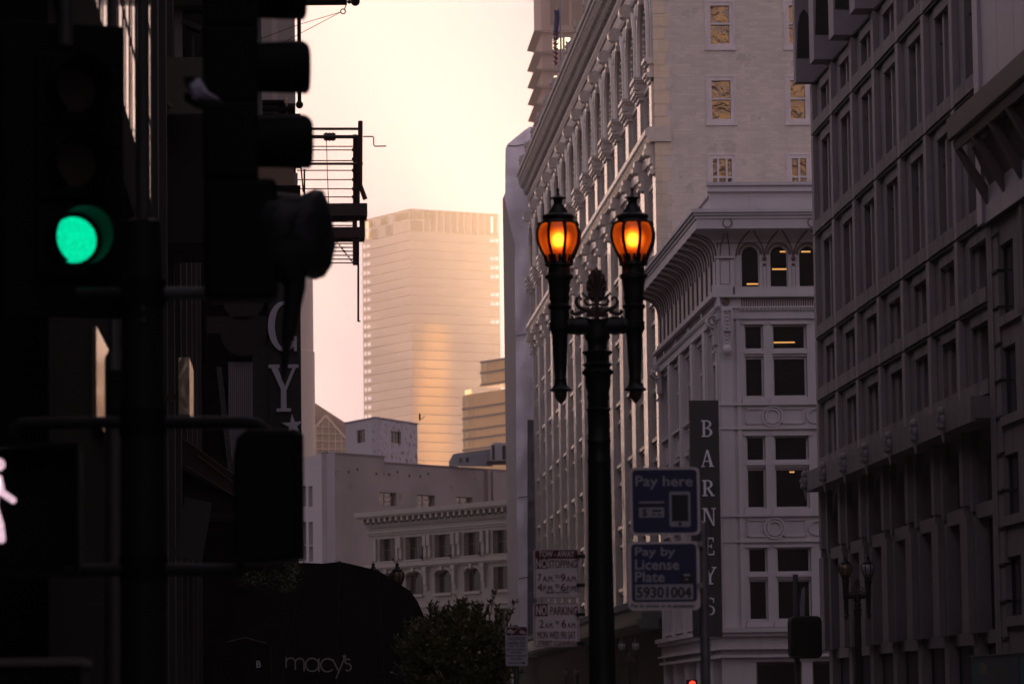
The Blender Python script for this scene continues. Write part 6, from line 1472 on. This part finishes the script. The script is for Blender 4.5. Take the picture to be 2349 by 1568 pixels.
# side-on signal
SG2 = thing('traffic_signal', W(540, 420, YS_), 'black traffic signal seen side-on, its tunnel visors pointing at the bright sky', 'traffic signal', 'traffic signal heads on the corner')
M_redl = emis('red_lens', (1, .02, .01), 2.2)
q = MB(); fb(q, 470, 416, 636, 690, YS_, -.13, .13); q.build('lower_housing', M_sig, SG2, bevel=.03)
for (v0, v1, ue) in ((-78, 52, 706), (92, 222, 713), (262, 394, 718)):
    q = MB(); fb(q, 466, v0 - 22, 592, v1 + 20, YS_, -.14, .14); q.build('housing', M_sig, SG2, bevel=.02)
    zc = W(600, (v0 + v1) / 2, YS_).z; rr = (v1 - v0) / 2 * sS; xa = W(588, 200, YS_).x; xb = W(ue, 200, YS_).x; n = 30; vs = []; fs = []
    for k in range(n + 1):
        a = R(-55 + 290 * k / n)       # gap faces the ground
        ca, sa_ = math.cos(a + math.pi * 0), math.sin(a)
        ln = (xb - xa) * (1 - .20 * abs(sa_) ** 5)
        for xx, r2 in ((0, rr * .93), (ln, rr), (ln, rr - .004), (0, rr * .93 - .004)): vs.append((xa + xx, YS_ + r2 * math.cos(a), zc + r2 * math.sin(a)))
    for k in range(n):
        for j in range(4): a0, a1 = k * 4 + j, k * 4 + (j + 1) % 4; fs.append((a0, a0 + 4, a1 + 4, a1))
    q = MB(); q.add(vs, fs); q.build('visor', M_sig, SG2, smooth=40)
    q = MB(); q.tube([(xa - .01, YS_, zc), (xa + .002, YS_, zc)], rr * .9, 24); q.build('lens', M_redl if v0 < 0 else M_sig, SG2)
# snagged bag and shoe
M_bag = mat('black_plastic_bag', (.008, .008, .010), .5, .3, 5, .4, 7, spec=.25)
BG = thing('plastic_bag', W(690, 640, YS_), 'crumpled dark plastic bag with a long twisted tail, snagged below the side-on signal', 'bag')
def blob(poly, Y, dep, ctr, seed=0, n=16):
    """lumpy closed body with the given outline: rings shrink towards front and back"""
    mb = MB(); c = W(ctr[0], ctr[1], Y); P_ = [W(u, v, Y) for u, v in poly]; vs = []; fs = []; m_ = len(P_)
    for j in range(n + 1):
        t = math.pi * j / n; s = math.sin(t) ** .6; yy = -dep * math.cos(t)
        for i, p in enumerate(P_):
            k = s * (1 + .10 * noise.noise(Vector((i * .9, j * .7, seed)))); q = c + (p - c) * max(k, .001)
            vs.append((q.x, Y + yy + .02 * noise.noise(Vector((i * .8, j * .9, seed + 5))), q.z))
    for j in range(n):
        for i in range(m_): a = j * m_ + i; b = j * m_ + (i + 1) % m_; fs.append((a, b, b + m_, a + m_))
    mb.add(vs, fs); return mb
blob([(592, 440), (640, 446), (690, 447), (722, 432), (742, 438), (752, 470), (764, 510), (768, 560), (762, 610), (745, 632), (722, 640), (700, 632), (690, 660), (660, 655), (630, 640), (600, 640), (570, 600), (560, 500)], YS_, .16, (668, 540), 3).build('bag', M_bag, BG, smooth=80)
q = MB(); q.tube([W(u, v, YS_ - .03) for u, v in ((672, 600), (676, 660), (668, 720), (660, 770), (655, 810), (649, 872))], [34 * sS, 26 * sS, 20 * sS, 15 * sS, 9 * sS, 3 * sS], 10); q.build('tail', M_bag, BG, smooth=80)
q = MB(); q.tube([W(560, 600, YS_), W(548, 672, YS_)], .04, 10); q.build('knot', M_bag, BG, smooth=60)
M_shoe = mat('shoe_white', (.3, .26, .34), .5, .15, 8, .2, 20); M_sole = mat('shoe_sole', (.012, .012, .014), .5)
SHO = thing('sneaker', W(460, 240, 17.6), 'worn sneaker with dark sole and pale toe lodged against the side-on signal', 'shoe')
blob([(428, 206), (430, 192), (440, 186), (458, 180), (466, 190), (478, 212), (500, 226), (512, 236), (505, 241), (450, 234), (430, 224)], 17.6, .07, (464, 215), 9).build('upper', M_shoe, SHO, smooth=80)
blob([(422, 214), (430, 224), (452, 233), (505, 239), (516, 240), (510, 252), (480, 252), (446, 244), (424, 230)], 17.6, .085, (466, 238), 2).build('sole', M_sole, SHO, smooth=60)
blob([(424, 196), (420, 180), (430, 172), (446, 174), (450, 186), (440, 196), (430, 204)], 17.6, .06, (436, 186), 4).build('heel_tab', M_sole, SHO, smooth=60)
# pedestrian heads
PH1 = thing('pedestrian_signal', W(95, 1300, YS_), 'black pedestrian signal showing the glowing white walking figure', 'pedestrian signal', 'pedestrian signals on the corner')
q = MB(); fb(q, -150, 1020, 185, 1320, YS_, .0, .3); q.build('housing', M_sig, PH1, bevel=.03)
q = MB()
for a in ((-150, 1020, 185, 1030), (175, 1031, 185, 1312), (-150, 1312, 185, 1320)): fb(q, *a, YS_, -.16, -.001)
q.build('visor', M_sig, PH1, bevel=.006)
M_walk2 = bpy.data.materials.new('walking_figure_light'); M_walk2.use_nodes = True; n_ = M_walk2.node_tree; b_ = n_.nodes['Principled BSDF']; b_.inputs['Emission Color'].default_value = (1, .66, .78, 1); vo = n_.nodes.new('ShaderNodeTexVoronoi'); vo.inputs['Scale'].default_value = 130
tc_ = n_.nodes.new('ShaderNodeTexCoord'); n_.links.new(tc_.outputs['Object'], vo.inputs['Vector']); mr_ = n_.nodes.new('ShaderNodeMapRange'); mr_.inputs['From Max'].default_value = .8; mr_.inputs['To Min'].default_value = .62; mr_.inputs['To Max'].default_value = .2
n_.links.new(vo.outputs['Distance'], mr_.inputs['Value']); n_.links.new(mr_.outputs[0], b_.inputs['Emission Strength'])
q = MB(); YW_ = YS_ - .012
def limb(pts, w_):
    pts = [W(u, v, YW_) for u, v in pts]
    for i, (a, b) in enumerate(zip(pts, pts[1:])):
        d = Vector((b.x - a.x, b.z - a.z)).normalized(); n = Vector((-d.y, d.x)) * w_ * sS / 2
        q.prism([(a.x + n.x, a.z + n.y), (b.x + n.x, b.z + n.y)] + [(b.x + w_ * sS / 2 * math.cos(t), b.z + w_ * sS / 2 * math.sin(t)) for t in [math.atan2(n.y, n.x) - math.pi * k / 6 for k in range(1, 6)]] + [(b.x - n.x, b.z - n.y), (a.x - n.x, a.z - n.y)] + [(a.x + w_ * sS / 2 * math.cos(t), a.z + w_ * sS / 2 * math.sin(t)) for t in [math.atan2(n.y, n.x) + math.pi - math.pi * k / 6 for k in range(1, 6)]], YW_ - .0004 * i, YW_ + .01, 'y')
c_ = W(-3, 1064, YW_); q.prism(circ(c_.x, c_.z, 14.5 * sS), YW_, YW_ + .01, 'y')
limb([(-3, 1095), (4, 1128), (30, 1146)], 15); limb([(-12, 1100), (-16, 1150)], 24); limb([(-14, 1160), (-1, 1200), (3, 1236)], 18); limb([(-14, 1160), (-30, 1200), (-50, 1236)], 19); limb([(-14, 1098), (-34, 1120), (-44, 1150)], 15)
q.build('walking_figure', M_walk2, PH1)
PH2 = thing('pedestrian_signal', W(615, 1300, YS_), 'black pedestrian signal seen side-on, a plain rounded box hung from the bent bracket', 'pedestrian signal', 'pedestrian signals on the corner')
q = MB(); fpoly(q, [(566, 990), (680, 990), (694, 1004), (696, 1268), (684, 1284), (600, 1292), (560, 1290), (540, 1270), (536, 1060), (544, 1010)], YS_, -.2, .2); q.build('housing', M_sig, PH2, bevel=.03)
q = MB(); fb(q, 672, 1000, 697, 1280, YS_, -.21, .21); q.build('visor', M_sig, PH2, bevel=.01)
q = MB(); fb(q, 640, 988, 690, 996, YS_, -.05, .05); q.build('hanger', M_pole, PH2)
CBX = thing('control_cabinet', (W(60, 1560, 15).x, 15, 0), 'dark brown control cabinet with a flat top, below the walking figure', 'cabinet')
q = MB(); fb(q, -200, 1527, 186, 3000, 15, 0, .7); q.build('body', M_sig, CBX, bevel=.02)
q = MB(); a = W(-200, 1518, 15); b = W(188, 1518, 15); q.box(a.x, 14.98, a.z - .02, b.x, 15.75, a.z + .01); q.build('lid', mat('brown_lid', (.06, .042, .038), .6), CBX, bevel=.004)
# ================================================================== odds and ends on the far right
BN = thing('banner_post', (W(1826, 1500, 122).x, 122, 0), 'slim grey post with a small pale purple banner over a black box', 'post')
m = MB(); m.lathe(W(1826, 1400, 122).x, 122, [(0, .09), (W(1826, 1316, 122).z, .085)], 12); m.build('post', mat('blue_grey_post', (.06, .065, .075), .5), BN, smooth=40)
m = MB(); fpoly(m, [(1836, 1430), (1835, 1385), (1839, 1350), (1846, 1344), (1846, 1430)], 122, 0, .02); m.build('banner', mat('lilac_banner', (.25, .21, .28), .7), BN)
m = MB()
for k, (u0, v0, u1, v1) in enumerate(((1836.5, 1412, 1839, 1430), (1839.2, 1406, 1842, 1430), (1842.2, 1414, 1845.6, 1430))): fb(m, u0, v0, u1, v1, 122, -.012, -.002)
m.build('coloured_print', mat('orange_purple_print', (.25, .10, .12), .7), BN)
m = MB(); fb(m, 1815, 1411, 1887, 1508, 121, 0, 1.0); m.build('black_box', M_sig, BN, bevel=.15)
RS = thing('far_traffic_signal', (W(1588, 1560, 158).x, 158, 0), 'tiny far traffic signal glowing red at the bottom of the street', 'traffic signal')
m = MB(); fb(m, 1576, 1557, 1600, 1620, 158, 0, .3); m.build('housing', M_sig, RS); m = MB(); c_ = W(1588, 1567, 158); m.prism(circ(c_.x, c_.z, .13), 157.97, 157.999, 'y'); m.build('lens', M_redl, RS)
m = MB(); m.box(W(1588, 1500, 158).x - .06, 158.31, -1, W(1588, 1500, 158).x + .06, 158.43, W(1588, 1600, 158).z); m.build('post', M_pole, RS)
JX = 15.4
JW = thing('display_board', (JX, 81, 0), 'teal display board with faded lettering JEWELERS and a small lamp emblem, low by the kerb', 'display board')
zt = lambda u, v: WXP(u, v, JX).z
ya, yb = WXP(2228, 1500, JX).y, WXP(2338, 1500, JX).y
z_t = WXP(2228, 1506, JX).z
M_teal = mat('teal_panel', (.03, .11, .13), .5, .2, 1.5); M_teal2 = mat('dark_blue_panel', (.015, .045, .075), .4, .2, 1)
m = MB(); m.box(JX, yb - 12, .1, JX + .5, ya, z_t); m.build('body', M_teal, JW)
m = MB(); m.box(JX - .01, yb, .4, JX - .001, ya - 1.2, z_t - .03); m.build('blue_panel', M_teal2, JW)
m = MB(); m.box(JX - .03, yb - 12, z_t + .001, JX + .52, ya + .02, z_t + .03); m.build('top_trim', mat('trim_grey', (.12, .1, .1), .5), JW)
m = MB(); q0 = WXP(2270, 1560, JX).y; q1 = WXP(2318, 1560, JX).y; text(m, 'JEWELERS', (JX - .014, q0, WXP(2270, 1562, JX).z), (0, -1, 0), (0, 0, 1), q0 - q1, (1562 - 1529) / F * 86); m.build('lettering', mat('olive_lettering', (.16, .15, .09), .6), JW)
m = MB(); cpt = WXP(2257, 1540, JX); m.prism([(cpt.y - .5, cpt.z - .05), (cpt.y + .5, cpt.z - .05), (cpt.y + .35, cpt.z + .15), (cpt.y, cpt.z + .24), (cpt.y - .35, cpt.z + .15)], JX - .016, JX - .011, 'x'); m.build('emblem', bpy.data.materials['olive_lettering'], JW)

# ================================================================== sunlit towers out of the frame, which the glass in view mirrors
M_sunny = mat('honey_stone', (.75, .55, .36), .7, .35, .08)
SB = thing('honey_tower', (40, -262, 0), 'tall honey stone tower with strip windows, facing the low sun behind the camera', 'tower')
MB().box(40, -290, -1, 150, -262, 86).build('dark_base', M_dark, SB)  # base coloured dark for shade, so low windows mirror a dark wall
m = MB()
for k in range(14): m.box(40.5, -289.5, 86.01 + k * 4.2, 149.5, -262.3, 88.6 + k * 4.2)
m.build('floor_band', M_sunny, SB)
MB().box(41, -289, 86.02, 149, -264, 144).build('strip_glazing', M_bl, SB)
m = MB()
for k in range(28): m.box(42 + k * 3.9, -263.9, 86.02, 43.1 + k * 3.9, -262.1, 144.5)
m.build('upright', M_sunny, SB)
GT = thing('gold_tower', (251, 2292, -3), 'slender gold glass tower standing beside the tall peach tower', 'tower')
MT = Matrix.Translation((251, 2292, 0)) @ Matrix.Rotation(R(34), 4, 'Z')
M_gold2 = mat('bright_gold_glass', (.75, .50, .16), .5, .35, .05, .3, .12, streak=.3)
MB(MT).box(-11, -12, -3, 11, 12, 238).build('shaft', M_gold2, GT)
MB(MT).box(-5, -11, 238, 11, 11, 262).build('crown', M_gold2, GT)
